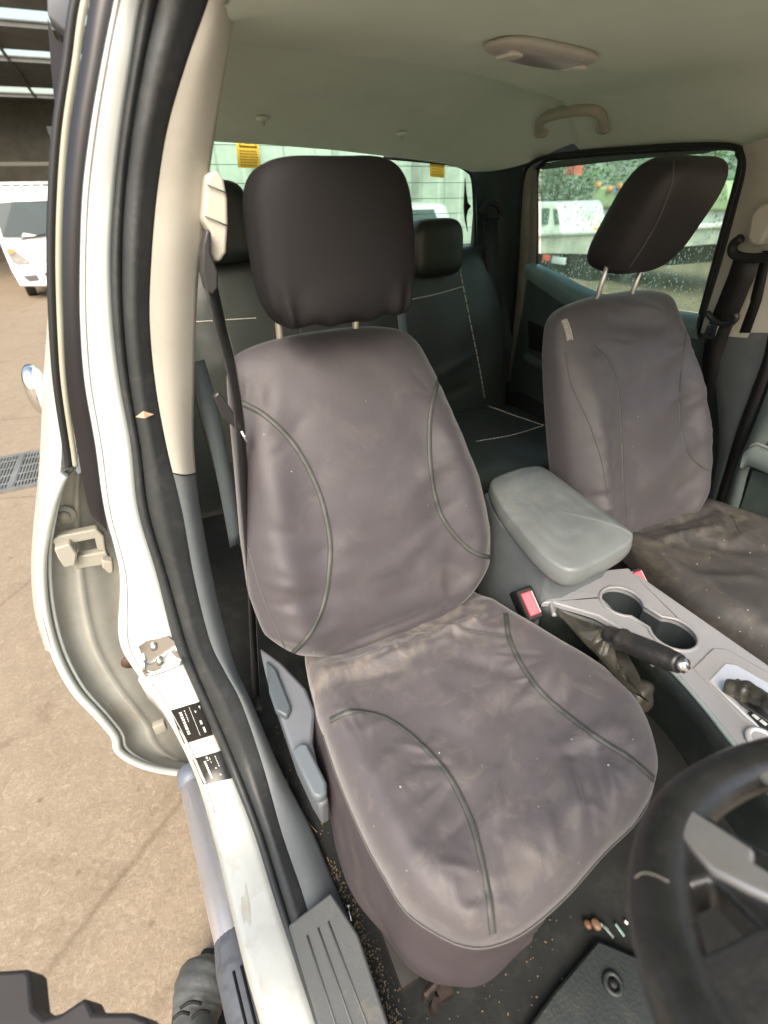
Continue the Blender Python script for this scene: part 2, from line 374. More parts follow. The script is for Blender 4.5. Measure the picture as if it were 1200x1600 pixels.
obj('pit', *box(((gx0+gx1)/2, (gy0+gy1)/2, GZ+.003), (gx1-gx0, gy1-gy0, .004)), M_BLACK, gr, smooth=False)

# =================================================================== DRIVER / PASSENGER SEATS
TILT = math.atan(.43); AX = np.array([0, math.sin(TILT), math.cos(TILT)]); NF = np.array([0, -math.cos(TILT), math.sin(TILT)])
def interp(x, xs, ys): return float(np.interp(x, xs, ys))
def creases(x, z, L):
    d = 0.
    for (x0, z0, x1, z1, w, a) in L:
        vx, vz = x1-x0, z1-z0; l2 = vx*vx+vz*vz; t = ((x-x0)*vx+(z-z0)*vz)/l2
        tc = max(0, min(1, t)); dx, dz = x-(x0+vx*tc), z-(z0+vz*tc); q = (dx*dx+dz*dz)/(w*w)
        if q < 9: d += a*math.exp(-q)*(.35+.65*math.sin(pi*max(.08, min(.92, tc))))
    return d
def puckers(pts, n, ln, wd, amp, seed):
    # short pulls running away from a seam
    rnd = random.Random(seed); C_ = spline([(a, b, 0) for a, b in pts], 60); out = []
    for _ in range(n):
        i = rnd.randrange(1, 58); t = C_[i+1]-C_[i-1]; t = t/np.linalg.norm(t); nn = np.array([-t[1], t[0], 0])*rnd.choice((-1, 1))
        a = rnd.uniform(-.6, .6); d = nn*math.cos(a)+t*math.sin(a); L_ = rnd.uniform(.5, 1.3)*ln; p = C_[i]+nn*.004; q = p+d*L_
        out.append((p[0], p[1], q[0], q[1], rnd.uniform(.7, 1.4)*wd, rnd.choice((-1, 1, 1))*rnd.uniform(.5, 1.2)*amp))
    return out
def seam_rel(px, f, cx): 
    return [((lambda p: (float(p[0])-cx, float(p[1 if f == 'z' else 2])))(UZ(a, b, .34) if f == 'z' else U(a, b, (0, 1, -.43), -.01-.43*.33))) for a, b in px]
def backrest(cx, ztab, hl, hr, yoff, folds, bol=.035):
    NV, NU = 130, 150; rings = []; z0, z1 = ztab[0], ztab[-1]
    for j in range(NV+1):
        v = j/NV; vv = .5-.5*math.cos(pi*v); z = z0+(z1-z0)*vv
        L_, R_ = interp(z, ztab, hl), interp(z, ztab, hr)
        e = (max(0., 1-abs(2*vv-1)**11))**(1/2.2)
        tk = interp(z, [z0, .45, .7, z1], [.062, .07, .058, .045])*max(e, .02)
        sh = (max(0., 1-max(0, (vv-.5)*2)**26))**.5 if vv > .5 else (max(0, 1-((.5-vv)*2)**10))**.5
        sh = max(sh, .03)
        base = np.array([cx, -.01+.43*(z-.33)+yoff, z])-NF*.062
        ring = []
        for i in range(NU):
            q = 2*pi*i/NU; cu, su = se(q, 3.4)
            hw = (R_ if cu > 0 else L_)*sh
            x = cu*hw
            bul = bol*math.exp(-((abs(cu)-.80)/.20)**2)*smooth01((z-z0)/.1)*smooth01((z1-.10-z)/.22+.25)
            cv = .012*(1-cu*cu)*math.sin(pi*min(1, max(0, (z-z0)/(z1-z0))))
            dep = su*tk*(1.0 if su > 0 else 1.15)
            if su > 0: dep += (bul+cv)*su**1.2
            p = base+np.array([x, 0, 0])+NF*dep
            if su > -.2:
                w = smooth01((su+.2)/.6)
                k = creases(x, z, folds)*w
                k += w*(.0035*nz((x, z, cx), 9)+.002*nz((x, z*1.3, cx+4), 22))
                p = p+NF*k
            ring.append(p)
        rings.append(ring)
    return loft(rings)
def cushion(cx, out, c0, zf, folds, zedge=.292, seed=0.):
    """top of the seat: closed plan outline, returns grid and the lower edge ring"""
    NP = 320; O = spline([(a, b, 0) for a, b in out], NP, closed=True); c0 = np.array([*c0, 0.])
    rings = []; NK = 100
    for k in np.linspace(.01, 1, NK):
        ring = []
        for p in O:
            d = p-c0; q = c0+d*k
            x, y = q[0], q[1]
            edge = max(0., (k-.80)/.20); 
            zz = zf(x, y)
            z = zz-(zz-zedge)*(1-math.sqrt(max(0, 1-edge**2.6))) if edge > 0 else zz
            z += (creases(x, y, folds)+.004*nz((x, y, seed), 9)+.0028*nz((x, y, seed+5), 21))*(1-edge**4)
            ring.append(np.array([cx+x, y, z]))
        rings.append(ring)
    last = rings[-1]
    low = [p+np.array([0, 0, -.03]) for p in last]
    rings.append(low)
    v, f = grid(rings, closev=True); f.append(list(range(NP))[::-1])
    return v, f, low
def skirt(low, c, flare, zb, seed):
    rings = []; n = len(low); c = np.array(c)
    for t in np.linspace(0, 1, 26):
        ring = []
        for i, p in enumerate(low):
            d = p-c; d[2] = 0; d /= np.linalg.norm(d)
            a = i/n*2*pi
            fo = .002*math.sin(a*9+seed)
            fo += .012*nz((p[0], p[1], seed+t*.25), 9)
            q = p+d*(flare(d)*t**.8+fo*t*1.0-.004)
            q = q.copy(); q[2] = p[2]+(zb-p[2])*t + .01
            ring.append(q)
        rings.append(ring)
    return grid(rings, closev=True)
def add_headrest(parent, c, size, tilt, m, lean_bottom=.0, wrinkle=True, yaw=0., taper=.12, seams=None, pp_=(5.0, 6.0), shear=0.):
    R = Matrix.Rotation(yaw, 3, 'Z') @ Matrix.Rotation(tilt, 3, 'X')
    def disp(p):
        q = p.copy(); h = p.z/(size[2]/2); q.y -= shear*p.z
        s = 1-taper*max(0, h)**2-.06*max(0, -h)**3
        q.x *= s; q.y *= (1-.12*max(0, h)**2)
        if wrinkle and h < -.35:
            w = smooth01((-h-.35)/.6)
            q.y += .006*w*math.sin(p.x*150+2*math.sin(p.x*60)); q.z += .004*w*math.sin(p.x*95+1)
        k = .003*nz((p.x+c[0], p.y, p.z), 14)
        return q*(1+k*8)
    v, f = pillow(c, size, R, pp_[0], pp_[1], n=96, m=70, disp=disp)
    return obj('headrest', v, f, m, parent)

# ---- driver seat
seams_b = [[(372, 627), (415, 650), (460, 695), (495, 760), (512, 820), (516, 870), (507, 940), (485, 990), (452, 1026)],
           [(685, 592), (674, 640), (671, 700), (679, 770), (698, 820), (738, 862), (779, 873)]]
seams_c = [[(516, 1126), (540, 1114), (568, 1112), (610, 1125), (655, 1160), (700, 1210), (735, 1280), (752, 1340), (764, 1400), (768, 1440), (770, 1459)],
           [(790, 958), (797, 1000), (822, 1050), (860, 1095), (930, 1150), (985, 1185), (1024, 1220)]]
ds = thing('car_seat', 'dusty dark grey covered driver seat in front, its cushion filling the middle of the photo', 'car seat', (-.37, -.1, 0), 'covered front seats')
ZT = [.285, .33, .39, .46, .56, .67, .77, .82, .85, .868]
fold_d = [(-.02, .42, .10, .50, .012, .005), (.00, .36, .07, .46, .010, -.005), (.10, .34, .12, .46, .008, .005), (-.24, .50, -.14, .46, .008, .005), (-.24, .46, -.14, .43, .008, -.004), (.12, .60, .20, .63, .010, .004), (.08, .50, .17, .54, .010, -.004), (-.18, .33, .15, .345, .010, -.006), (.00, .60, .17, .50, .030, .006), (-.02, .52, .16, .40, .02, -.005), (.06, .56, .15, .62, .02, .005), (-.22, .52, -.10, .47, .016, .006),
          (-.21, .46, -.12, .44, .014, -.005), (-.22, .58, -.13, .55, .014, -.004), (.02, .46, .05, .36, .018, -.005), (.08, .47, .10, .35, .016, .005),
          (-.1, .40, .12, .36, .03, .004), (-.15, .36, .0, .33, .014, -.005), (.1, .68, .18, .60, .02, -.004), (-.24, .40, -.1, .36, .018, .005)]
for k_, sp_ in enumerate(seams_b): fold_d = fold_d+puckers(seam_rel(sp_, 'b', -.375), 16, .045, .0065, .0028, 31+k_)
bv, bf = backrest(-.375, ZT, [.15, .215, .248, .254, .242, .222, .205, .195, .185, .165], [.15, .21, .256, .268, .260, .228, .198, .178, .160, .135], 0., fold_d)
d_back = obj('backrest_cover', bv, bf, M_CLOTH, ds)
out_d = [(-.19, .07), (-.215, -.02), (-.222, -.12), (-.218, -.22), (-.21, -.32), (-.192, -.395), (-.15, -.446), (-.09, -.474), (-.01, -.484), (.08, -.474), (.155, -.452), (.213, -.415), (.25, -.345), (.262, -.26), (.25, -.17), (.225, -.08), (.205, .0), (.18, .07), (0, .09)]
def outl(pxs, cx, rear, z=.314):
    return [(float(UZ(a, b, z)[0])-cx, float(UZ(a, b, z)[1])) for a, b in pxs]+rear
out_d = outl([(488, 1082), (503, 1130), (527, 1200), (566, 1290), (600, 1352), (636, 1407), (690, 1444), (733, 1461), (775, 1460), (828, 1437), (893, 1382), (953, 1315), (1003, 1266), (1026, 1225), (1031, 1180), (1012, 1118), (975, 1068), (930, 1030), (850, 982), (790, 945), (757, 924)], -.365, [(.17, .08), (0, .10), (-.17, .07)])
def ztop_d(x, y):
    z = .333+.012*smooth01((-y-.05)/.3)
    z += .016*math.exp(-((x+.17)/.05)**2)*smooth01((-y)/.15)+.016*math.exp(-((x-.19)/.06)**2)*smooth01((-y)/.15)
    z -= .02*smooth01((y+.03)/.08)
    z -= .008*math.exp(-(x/.12)**2-((y+.25)/.14)**2)
    z -= .02*smooth01((-y-.40)/.09)
    return z
fold_c = [(-.21, .0, .20, .01, .022, -.016), (-.16, -.045, .10, -.06, .007, .006), (-.10, -.06, .14, -.045, .006, -.006), (.05, -.02, .13, -.10, .009, .008), (.07, -.03, .17, -.13, .007, -.006), (-.05, -.40, .0, -.33, .007, .004), (.07, -.455, .11, -.36, .008, -.006), (.115, -.45, .15, -.38, .007, .006), (-.12, -.23, -.07, -.26, .006, .004), (-.11, -.27, -.06, -.29, .006, -.004), (-.13, -.33, -.08, -.31, .006, .004), (-.20, -.13, -.15, -.16, .008, .005), (-.12, -.02, .15, -.03, .016, -.012), (-.19, -.05, .06, -.075, .014, .010), (-.20, -.08, -.05, -.10, .012, -.008), (.02, -.05, .16, -.06, .012, .009),
          (.10, -.08, .02, -.16, .018, -.006), (.06, -.12, .14, -.22, .016, -.006), (-.14, -.30, -.08, -.27, .012, .006), (-.15, -.36, -.08, -.32, .012, -.006),
          (-.17, -.26, -.09, -.23, .012, .005), (-.10, -.40, -.02, -.36, .014, .006), (.05, -.45, .10, -.37, .010, .008), (.09, -.46, .14, -.38, .010, -.008), (.00, -.46, .03, -.40, .01, .006),
          (.12, -.25, .22, -.20, .014, .006), (.13, -.30, .23, -.26, .014, -.006), (.10, -.34, .2, -.36, .013, .006), (.0, -.24, .09, -.20, .018, .005), (-.18, -.44, -.08, -.47, .012, .008), (-.06, -.2, .0, -.3, .03, -.004)]
for k_, sp_ in enumerate(seams_c): fold_c = fold_c+puckers(seam_rel(sp_, 'z', -.365), 22, .045, .0065, .0027, 41+k_)
fold_c = fold_c+puckers([(-.2, .0), (-.05, -.015), (.1, -.02), (.17, -.03)], 26, .06, .007, .0042, 55)+puckers([(-.16, -.44), (-.05, -.47), (.08, -.46), (.18, -.43)], 16, .05, .007, .0028, 57)
cv_, cf_, low = cushion(-.365, out_d, (0, -.2), ztop_d, fold_c, seed=1.3)
d_cush = obj('cushion_cover', cv_, cf_, M_CLOTHD, ds)
def flare_d(d):
    return .030*max(0, -d[0])-.075*max(0, d[0])-.02*max(0, -d[1])*(1 if d[0] > 0 else .2)
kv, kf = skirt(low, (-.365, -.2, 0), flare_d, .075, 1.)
obj('skirt', kv, kf, mat('skirt_cloth_shaded', (.048, .039, .044), .58, var=.12, vs=8, bump=.12, bs=26, stain=(.2, .15, .1), stain_amt=.3, stain_scale=9, weave=.2), ds)  # cover cloth made darker, shade of the skirt put into its colour
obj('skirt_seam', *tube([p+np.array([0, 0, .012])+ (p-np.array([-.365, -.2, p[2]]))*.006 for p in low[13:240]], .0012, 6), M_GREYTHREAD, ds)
d_head = add_headrest(ds, (-.378, .205, .985), (.252, .125, .220), math.radians(-6), M_HEADCLOTH)
for px in (437, 555):
    p = UY(px, 524, .262); obj('headrest_rod', *tube([p+np.array([0, .02, -.09]), p+np.array([0, 0.0, 0.]), p+np.array([0, -.012, .06])], .0062, 12), M_ROD, ds)
lp = trace(bvh_of(d_back), [(452, 528), (470, 524)], 3)
obj('pull_cord', *tube([UY(468, 508, .2), UY(470, 516, .2), UY(469, 524, .2)], .0015, 6), M_GREYTHREAD, ds)
BD, CD = bvh_of(d_back), bvh_of(d_cush)
for s in seams_b:
    tr = trace(BD, s, 90)
    if len(tr) > 3: so_ = obj('seam', *ribbon(tr, .0085, .0008), M_PIPING, ds); obj('seam_edge', *band_edges(tr, .0085), M_BLACKT, so_)
for s in seams_c:
    tr = trace(CD, s, 90)
    if len(tr) > 3: so_ = obj('seam', *ribbon(tr, .0085, .0008), M_PIPING, ds); obj('seam_edge', *band_edges(tr, .0085), M_BLACKT, so_)
tr = trace(BD, [(388, 855), (410, 930), (440, 1000), (466, 1058)], 50); obj('side_seam', *threads(tr, .0009, .0006), M_GREYTHREAD, ds)
# recliner shield, levers
def px_prism(pts, plane, off): return prism([U(a, b, *plane) for a, b in pts], off)
sh = obj('side_shield', *px_prism([(405, 1010), (440, 1035), (478, 1075), (492, 1110), (488, 1160), (506, 1230), (514, 1250), (500, 1262), (484, 1236), (458, 1180), (434, 1110), (414, 1050)], ((0, -.25, 1), .25), (0.0, .01, -.09)), M_SHIELD, ds, bevel=.006, auto=35)
obj('recliner_lever', *px_prism([(415, 1030), (432, 1045), (455, 1105), (448, 1120), (430, 1110), (420, 1080)], ((0, -.25, 1), .262), (0, 0, -.018)), mat('lever_grey', (.06, .075, .085), .4), ds, bevel=.004, auto=35)
obj('height_lever', *px_prism([(455, 1172), (468, 1160), (480, 1160), (510, 1222), (510, 1240), (498, 1248), (488, 1243)], ((0, -.25, 1), .268), (0, 0, -.022)), mat('lever_grey2', (.10, .12, .135), .38), ds, bevel=.005, auto=35)
fr = MB()
fr.add(box((-.56, -.18, .045), (.03, .5, .03))); fr.add(box((-.19, -.18, .045), (.03, .5, .03)))
fr.add(box((-.37, -.13, .17), (.36, .42, .10)))
obj('seat_rail', fr.v, fr.f, mat('rail_steel', (.05, .045, .04), .5, metal=.6, var=.3), ds, smooth=False)
bk = MB(); c = UZ(685, 1530, .04); bk.add(box(c, (.022, .05, .035))); bk.add(tube([c+np.array([-.03, -.01, .0]), c+np.array([-.03, -.01, .03]), c+np.array([.03, .0, .03]), c+np.array([.05, .01, .02])], .006, 8)); bk.add(tube([c+np.array([-.022, -.024, -.005]), c+np.array([-.018, -.026, .018])], .009, 10))
obj('rail_foot', bk.v, bk.f, mat('rusty_steel', (.035, .025, .02), .5, metal=.5, var=.5, vs=60), ds, auto=40)

# ---- passenger seat
ps = thing('car_seat', 'dark grey covered passenger seat beyond the console, its cushion stained and dusty', 'car seat', (.35, -.1, 0), 'covered front seats')
fold_p = [(.02, .60, .16, .66, .018, .007), (.03, .50, .17, .60, .02, -.006), (-.05, .44, .12, .52, .02, .007), (0, .38, .15, .44, .018, -.006), (-.08, .50, -.02, .40, .02, -.006),
          (.03, .70, .15, .74, .018, .006), (-.12, .70, .12, .76, .04, .005), (-.20, .46, -.12, .46, .008, -.006), (-.21, .43, -.13, .43, .008, .006), (-.20, .40, -.12, .40, .008, -.006), (-.08, .80, .06, .78, .018, -.008), (-.02, .84, .1, .80, .014, .008)]
fold_p = fold_p+puckers([(.10, .80), (.14, .62), (.16, .45)], 18, .06, .008, .0035, 61)+puckers([(-.10, .78), (-.12, .6), (-.13, .42)], 18, .05, .008, .003, 62)+puckers([(-.1, .40), (.1, .38)], 12, .07, .009, .004, 63)
bv2, bf2 = backrest(.350, ZT, [.14, .20, .222, .226, .228, .226, .220, .210, .200, .185], [.13, .18, .22, .232, .232, .212, .188, .170, .160, .145], 0., fold_p, bol=.032)
p_back = obj('backrest_cover', bv2, bf2, mat('cover_cloth_grey', (.072, .065, .070), .46, var=.08, vs=7, bump=.08, bs=28, stain=(.25, .2, .14), stain_amt=.15, stain_scale=7, sheen=.25, weave=.5), ps)

fold_pc = [(-.12, -.02, .12, -.03, .016, -.010), (-.15, -.06, .05, -.08, .014, .01), (-.05, -.1, .06, -.2, .02, -.006), (-.18, -.2, -.05, -.24, .016, .006), (.0, -.3, .12, -.26, .016, .006), (-.2, -.32, -.08, -.36, .016, -.006)]
out_p = [(-a*.86, b) for a, b in [(-.19, .07), (-.215, -.02), (-.222, -.12), (-.218, -.22), (-.21, -.32), (-.192, -.395), (-.15, -.446), (-.09, -.474), (-.01, -.484), (.08, -.474), (.155, -.452), (.213, -.415), (.25, -.345), (.262, -.26), (.25, -.17), (.225, -.08), (.205, .0), (.18, .07), (0, .09)]][::-1]
fold_pc = fold_pc+puckers([(-.16, -.02), (.15, -.03)], 16, .07, .008, .004, 65)+puckers([(0, -.1), (.05, -.35)], 6, .08, .010, .002, 67)
pv, pf, lowp = cushion(.412, out_p, (0, -.2), lambda x, y: ztop_d(-x, y)+.028, fold_pc, zedge=.325, seed=7.7)
p_cush = obj('cushion_cover', pv, pf, M_CLOTHP, ps)
kv, kf = skirt(lowp, (.412, -.2, 0), lambda d: -.05, .05, 4.)
obj('skirt', kv, kf, MATS['skirt_cloth_shaded'], ps)
p_head = add_headrest(ps, (.328, .215, .995), (.185, .135, .210), math.radians(3), M_HEADCLOTH2, wrinkle=False, yaw=math.radians(-2), taper=.06, pp_=(3.8, 4.2), shear=.44)
for px, y2 in ((934, 462), (986, 464)):
    p = UY(px, y2, .25); obj('headrest_rod', *tube([p+np.array([0, .02, -.06]), p, p+np.array([0, -.012, .09])], .0055, 12), M_STEEL, ps)
BP, CP, HP = bvh_of(p_back), bvh_of(p_cush), bvh_of(p_head)
for s in ([(928, 540), (950, 565), (966, 610), (972, 700), (974, 760), (978, 812)], [(1072, 520), (1064, 580), (1062, 650), (1072, 700), (1090, 725), (1122, 741)]):
    tr = trace(BP, s, 70)
    if len(tr) > 3: obj('seam', *ribbon(tr, .004, .0014), M_PIPING, ps)
tr = trace(BP, [(884, 550), (893, 600), (920, 660), (940, 720), (950, 780)], 60)
if len(tr) > 3: obj('side_seam', *threads(tr, .0012, .0006), M_GREYTHREAD, ps)
tr = trace(HP, [(1053, 252), (1050, 285), (1030, 340), (1005, 385), (982, 420)], 60)
if len(tr) > 3: obj('headrest_seam', *ribbon(tr, .003, .0015), M_PIPING, ps)
tr = trace(CP, [(1144, 806), (1160, 835), (1200, 865)], 30)
if len(tr) > 3: obj('seam', *ribbon(tr, .004, .001), M_PIPING, ps)
tr = trace(BP, [(881, 500), (887, 517), (890, 532)], 8)
if len(tr) > 3:
    obj('cover_tag', *ribbon(tr, .013, .003), mat('tag_cloth', (.27, .26, .24), .6, var=.3, vs=150), ps, label='small grey sewn tag with pale edge')
    obj('tag_stitching', *tube([p+nn*.0035+np.array([.006, -.002, 0]) for p, nn in tr], .0009, 5), M_THREAD, ps)

# =================================================================== REAR BENCH
rb = thing('rear_bench', 'black vinyl rear bench seat with white stitching behind the front seats', 'bench seat', (0, .8, 0))
rings = []
for j in range(61):
    v = j/60; z = .26+.615*v; rings.append([])
    for i in range(121):
        u = i/120; x = -.60+1.20*u; zz_ = .025*smooth01((.15-x)/.1)
        e = (1-abs(2*u-1)**9)**.5; t = (1-max(0, v*2-1)**8)**.5
        y = .90+.20*(z-.3)+.06*(1-e*t)-.012*math.sin(pi*v)
        top = 1-.5*smooth01((abs(x-.02)-.44)/.16)*smooth01((z-.55)/.3)*.5
        y += .05*smooth01((abs(x)-.40)/.2)*0
        y += .006*nz((x, z, 2), 7)+creases(x, z, [(.18, .45, .42, .52, .02, .008), (.2, .38, .45, .42, .02, -.006), (-.5, .6, -.2, .55, .03, .006)])*-1
        rings[-1].append(np.array([x*(1-.10*smooth01((z-.55)/.33)*(1 if x > 0 else .5)), y, z+zz_*v]))
fr_ = rings; back = [[p+np.array([0, .11, 0]) for p in r] for r in rings]
loop = [fr_[j]+back[j][::-1] for j in range(61)]
b_back = obj('backrest', *loft(loop), M_VINYL, rb)
rings = []
for i in range(61):
    x = -.60+1.22*i/60; ring = []
    e = (1-abs(2*i/60-1)**10)**.5
    for k in range(40):
        cu, su = se(2*pi*k/40, 5)
        y = .66+cu*.27; z = .245+su*.09*max(e, .15)
        if su > 0: z += .01*math.sin(pi*(y-.39)/.54)+.006*nz((x, y, 1), 8)
        ring.append(np.array([x, y, z]))
    rings.append(ring)
b_cush = obj('cushion', *loft(rings), M_VINYL, rb)
for cx, yaw in ((.27, 0), (-.43, 0)):
    R = Matrix.Rotation(math.radians(-4), 3, 'X')
    obj('headrest', *pillow((cx, 1.01 if cx > 0 else 1.03, .885 if cx > 0 else .985), (.20, .11, .175 if cx > 0 else .20), R, 4, 4.5, 64, 40, disp=lambda p: Vector((p.x*(1-.1*max(0, p.z/.09)**2), p.y, p.z))), mat('rear_head_vinyl', (.015, .018, .015), .38, bump=.05, bs=30), rb)
BB, BC = bvh_of(b_back), bvh_of(b_cush)
for s in ([(636, 469), (680, 460), (722, 448)], [(715, 403), (722, 440), (738, 520), (750, 580), (757, 622)], [(306, 503), (350, 500), (400, 497)], [(640, 470), (640, 471), (641, 473)]):
    tr = trace(BB, s, 110)
    if len(tr) > 8: obj('stitching', *dashes(tr, .0016, .0015, 4, 1), M_THREAD, rb)
for s in ([(744, 690), (800, 680), (850, 665)], [(762, 634), (800, 648), (850, 665)]):
    tr = trace(BC, s, 90)
    if len(tr) > 8: obj('stitching', *dashes(tr, .0014, .0012, 4, 1), M_THREAD, rb)

# =================================================================== CENTRE CONSOLE
cc = thing('centre_console', 'grey plastic centre console with dusty padded armrest lid and two cup holders', 'centre console', (.03, -.1, 0))
# rear tower under the lid
tw = [(-.088, -.098), (-.098, .05), (-.06, .17), (.09, .17), (.105, .05), (.10, -.085), (.07, -.098), (-.05, -.108)]
rings = []
for z, s in ((.0, 1.0), (.30, 1.0), (.44, 1.0), (.462, .98)):
    rings.append([np.array([.005+(a-.005)*s, b, z-.0+(0)]) for a, b in tw])
obj('storage_box', *loft(rings), M_PLASTIC, cc, bevel=.008, auto=40)
# lid
LP = [UZ(768, 752, .50), UZ(796, 737, .50), UZ(834, 728, .50), UZ(858, 736, .50), UZ(925, 785, .50), UZ(980, 825, .50), UZ(988, 838, .495), UZ(978, 852, .49), UZ(937, 876, .485), UZ(903, 890, .485), UZ(876, 886, .485), UZ(845, 862, .49), UZ(808, 820, .497), UZ(780, 783, .50)]
O = spline(LP, 120, closed=True); cen = sum(O)/len(O); rings = []
for k in np.linspace(.02, 1, 26):
    rings.append([cen+(p-cen)*k+np.array([0, 0, .012*(1-k**5)+.0015*nz(p*k, 12)]) for p in O])
for t in np.linspace(0.1, 1, 8): rings.append([cen+(p-cen)*(1+.05*math.sin(pi*t*.8)-.04*t)+np.array([0, 0, -.042*t]) for p in O])
rings.append([cen+(p-cen)*.3+np.array([0, 0, -.034]) for p in O])
lidmesh = loft(rings); lid_o = obj('armrest_lid', *lidmesh, M_LID, cc)
# console top plate with real holes (boolean by construction: polygons around openings)
def plate_with_holes(outer, holes, zf, depth, name, m, parent):
    bm = bmesh.new(); edges = []
    for loopp in [outer]+holes:
        vs = [bm.verts.new((p[0], p[1], 0)) for p in loopp]
        for i in range(len(vs)): edges.append(bm.edges.new((vs[i], vs[(i+1) % len(vs)])))
    bmesh.ops.triangle_fill(bm, edges=edges, use_beauty=True)
    bmesh.ops.subdivide_edges(bm, edges=[e for e in bm.edges if not e.is_boundary], cuts=0)
    v = [(q.co.x, q.co.y, zf(q.co.x, q.co.y)) for q in bm.verts]; bm.verts.index_update(); f = [[q.index for q in fc.verts] for fc in bm.faces]; bm.free()
    n = len(v); v2 = v+[(a, b, c-depth) for a, b, c in v]; f2 = f+[[i+n for i in q][::-1] for q in f]
    k = 0
    for loopp in [outer]+holes:
        L_ = len(loopp)
        for i in range(L_): a, b = k+i, k+(i+1) % L_; f2.append([a, b, b+n, a+n])
        k += L_
    return obj(name, v2, f2, m, parent, bevel=.0035, seg=3, auto=40)
TX = [(-.095, -.10), (-.072, -.112), (-.020, -.175), (.0, -.24), (.004, -.30), (.0, -.345), (-.012, -.40), (-.028, -.455), (-.05, -.53), (-.06, -.62), (.155, -.62), (.156, -.39), (.145, -.10), (.10, -.085)]
outer = [(p[0], p[1]) for p in spline([(a, b, 0) for a, b in TX], 90, closed=True)]
outer = TX
ctop = lambda x, y: .362
def ell(cx, cy, a, b, n=40, rot=0.):
    return [(cx+a*math.cos(t)*math.cos(rot)-b*math.sin(t)*math.sin(rot), cy+a*math.cos(t)*math.sin(rot)+b*math.sin(t)*math.cos(rot)) for t in np.linspace(0, 2*pi, n, endpoint=False)]
c1 = UZ(972, 940, .362); c2 = UZ(1052, 990, .362)
# joined keyhole cup opening
def cup_loop(r1, r2, neck):
    pts = []; d = (c2-c1)[:2]; L_ = np.linalg.norm(d); d = d/L_; nn = np.array([-d[1], d[0]])
    a1 = math.asin(neck/r1); a2 = math.asin(neck/r2)
    for t in np.linspace(a1, 2*pi-a1, 34): pts.append(c1[:2]+r1*(d*math.cos(t)+nn*math.sin(t)))
    for t in np.linspace(-pi+a2, pi-a2, 34): pts.append(c2[:2]+r2*(d*math.cos(t)+nn*math.sin(t)))
    return [tuple(p) for p in pts]
cl = cup_loop(.041, .041, .024)
hbh = [(UZ(a, b, .362)[0], UZ(a, b, .362)[1]) for a, b in ((878, 940), (905, 933), (930, 938), (955, 975), (985, 1010), (1010, 1040), (1000, 1050), (985, 1045))]
plate_with_holes(outer, [cl], ctop, .02, 'top_panel', M_CONSOLE, cc)
cr = [np.array([p[0], p[1], .3625]) for p in cl]
obj('cup_holder_rim', *tube(cr, .0035, 8, closed=True), M_CONSOLE, cc)
cm = np.array([(c1[0]+c2[0])/2, (c1[1]+c2[1])/2])
rings = [[np.array([p[0], p[1], .350]) for p in cl], [np.array([cm[0]+(p[0]-cm[0])*.93, cm[1]+(p[1]-cm[1])*.95, .29]) for p in cl]]
v, f = grid(rings, closev=True); f.append(list(range(len(cl), 2*len(cl))))
obj('cup_holder_well', v, f, M_CUP, cc, auto=40)
# side walls of the front console
side = [(-.10, -.10), (-.075, -.112), (-.03, -.175), (-.006, -.24), (.0, -.30), (-.004, -.345), (-.016, -.40), (-.032, -.455), (-.05, -.53), (-.06, -.62)]
rows = [[np.array([x+.004, y, .350]), np.array([x+.014, y, .30]), np.array([x+.012, y, .15]), np.array([x-.01, y, .03])] for x, y in side]
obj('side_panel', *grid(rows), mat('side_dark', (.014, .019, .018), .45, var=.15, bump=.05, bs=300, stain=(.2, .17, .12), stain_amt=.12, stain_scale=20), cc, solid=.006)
obj('side_edge_trim', *tube(spline([(x+.002, y, .358) for x, y in side[3:]], 60), .0042, 8), mat('edge_trim', (.22, .26, .25), .35), cc)
rows = [[np.array([.152, y, .350]), np.array([.150, y, .2]), np.array([.16, y, .03])] for y in np.linspace(-.09, -.62, 12)]
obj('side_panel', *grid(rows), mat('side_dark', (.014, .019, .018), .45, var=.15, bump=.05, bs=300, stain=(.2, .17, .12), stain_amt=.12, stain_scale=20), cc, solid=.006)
# gear plate
gp = [UZ(a, b, .3665) for a, b in ((1107, 1062), (1132, 1035), (1150, 1037), (1200, 1065), (1262, 1105), (1245, 1180), (1220, 1165), (1165, 1118))]
obj('gear_surround', *prism([UZ(a, b, .3645) for a, b in ((1082, 1043), (1113, 1012), (1135, 1013), (1215, 1058), (1290, 1105), (1270, 1200), (1215, 1165), (1160, 1122))], (0, 0, -.012)), mat('surround_grey', (.27, .265, .265), .45, var=.05), cc, bevel=.003, auto=40)
obj('gear_plate', *prism(gp, (0, 0, -.01)), M_SILVER, cc, bevel=.003, auto=40)
slot = obj('indicator_strip', *prism([UZ(a, b, .369) for a, b in ((1168, 1113), (1176, 1110), (1215, 1135), (1210, 1147), (1190, 1136))], (0, 0, -.006)), M_BLACK, cc, bevel=.001)
for a, b in ((1181, 1120), (1193, 1129)):
    q = UZ(a, b, .3695); obj('indicator_mark', *box(q, (.006, .009, .001)), mat('mark_white', (.7, .72, .7), .4), slot, smooth=False)
q = UZ(1190, 1158, .364); obj('socket_ring', *tube([q+np.array([.018*math.cos(t), .018*math.sin(t), .002]) for t in np.linspace(0, 2*pi, 30, endpoint=False)], .004, 8, closed=True), M_SILVER, cc)
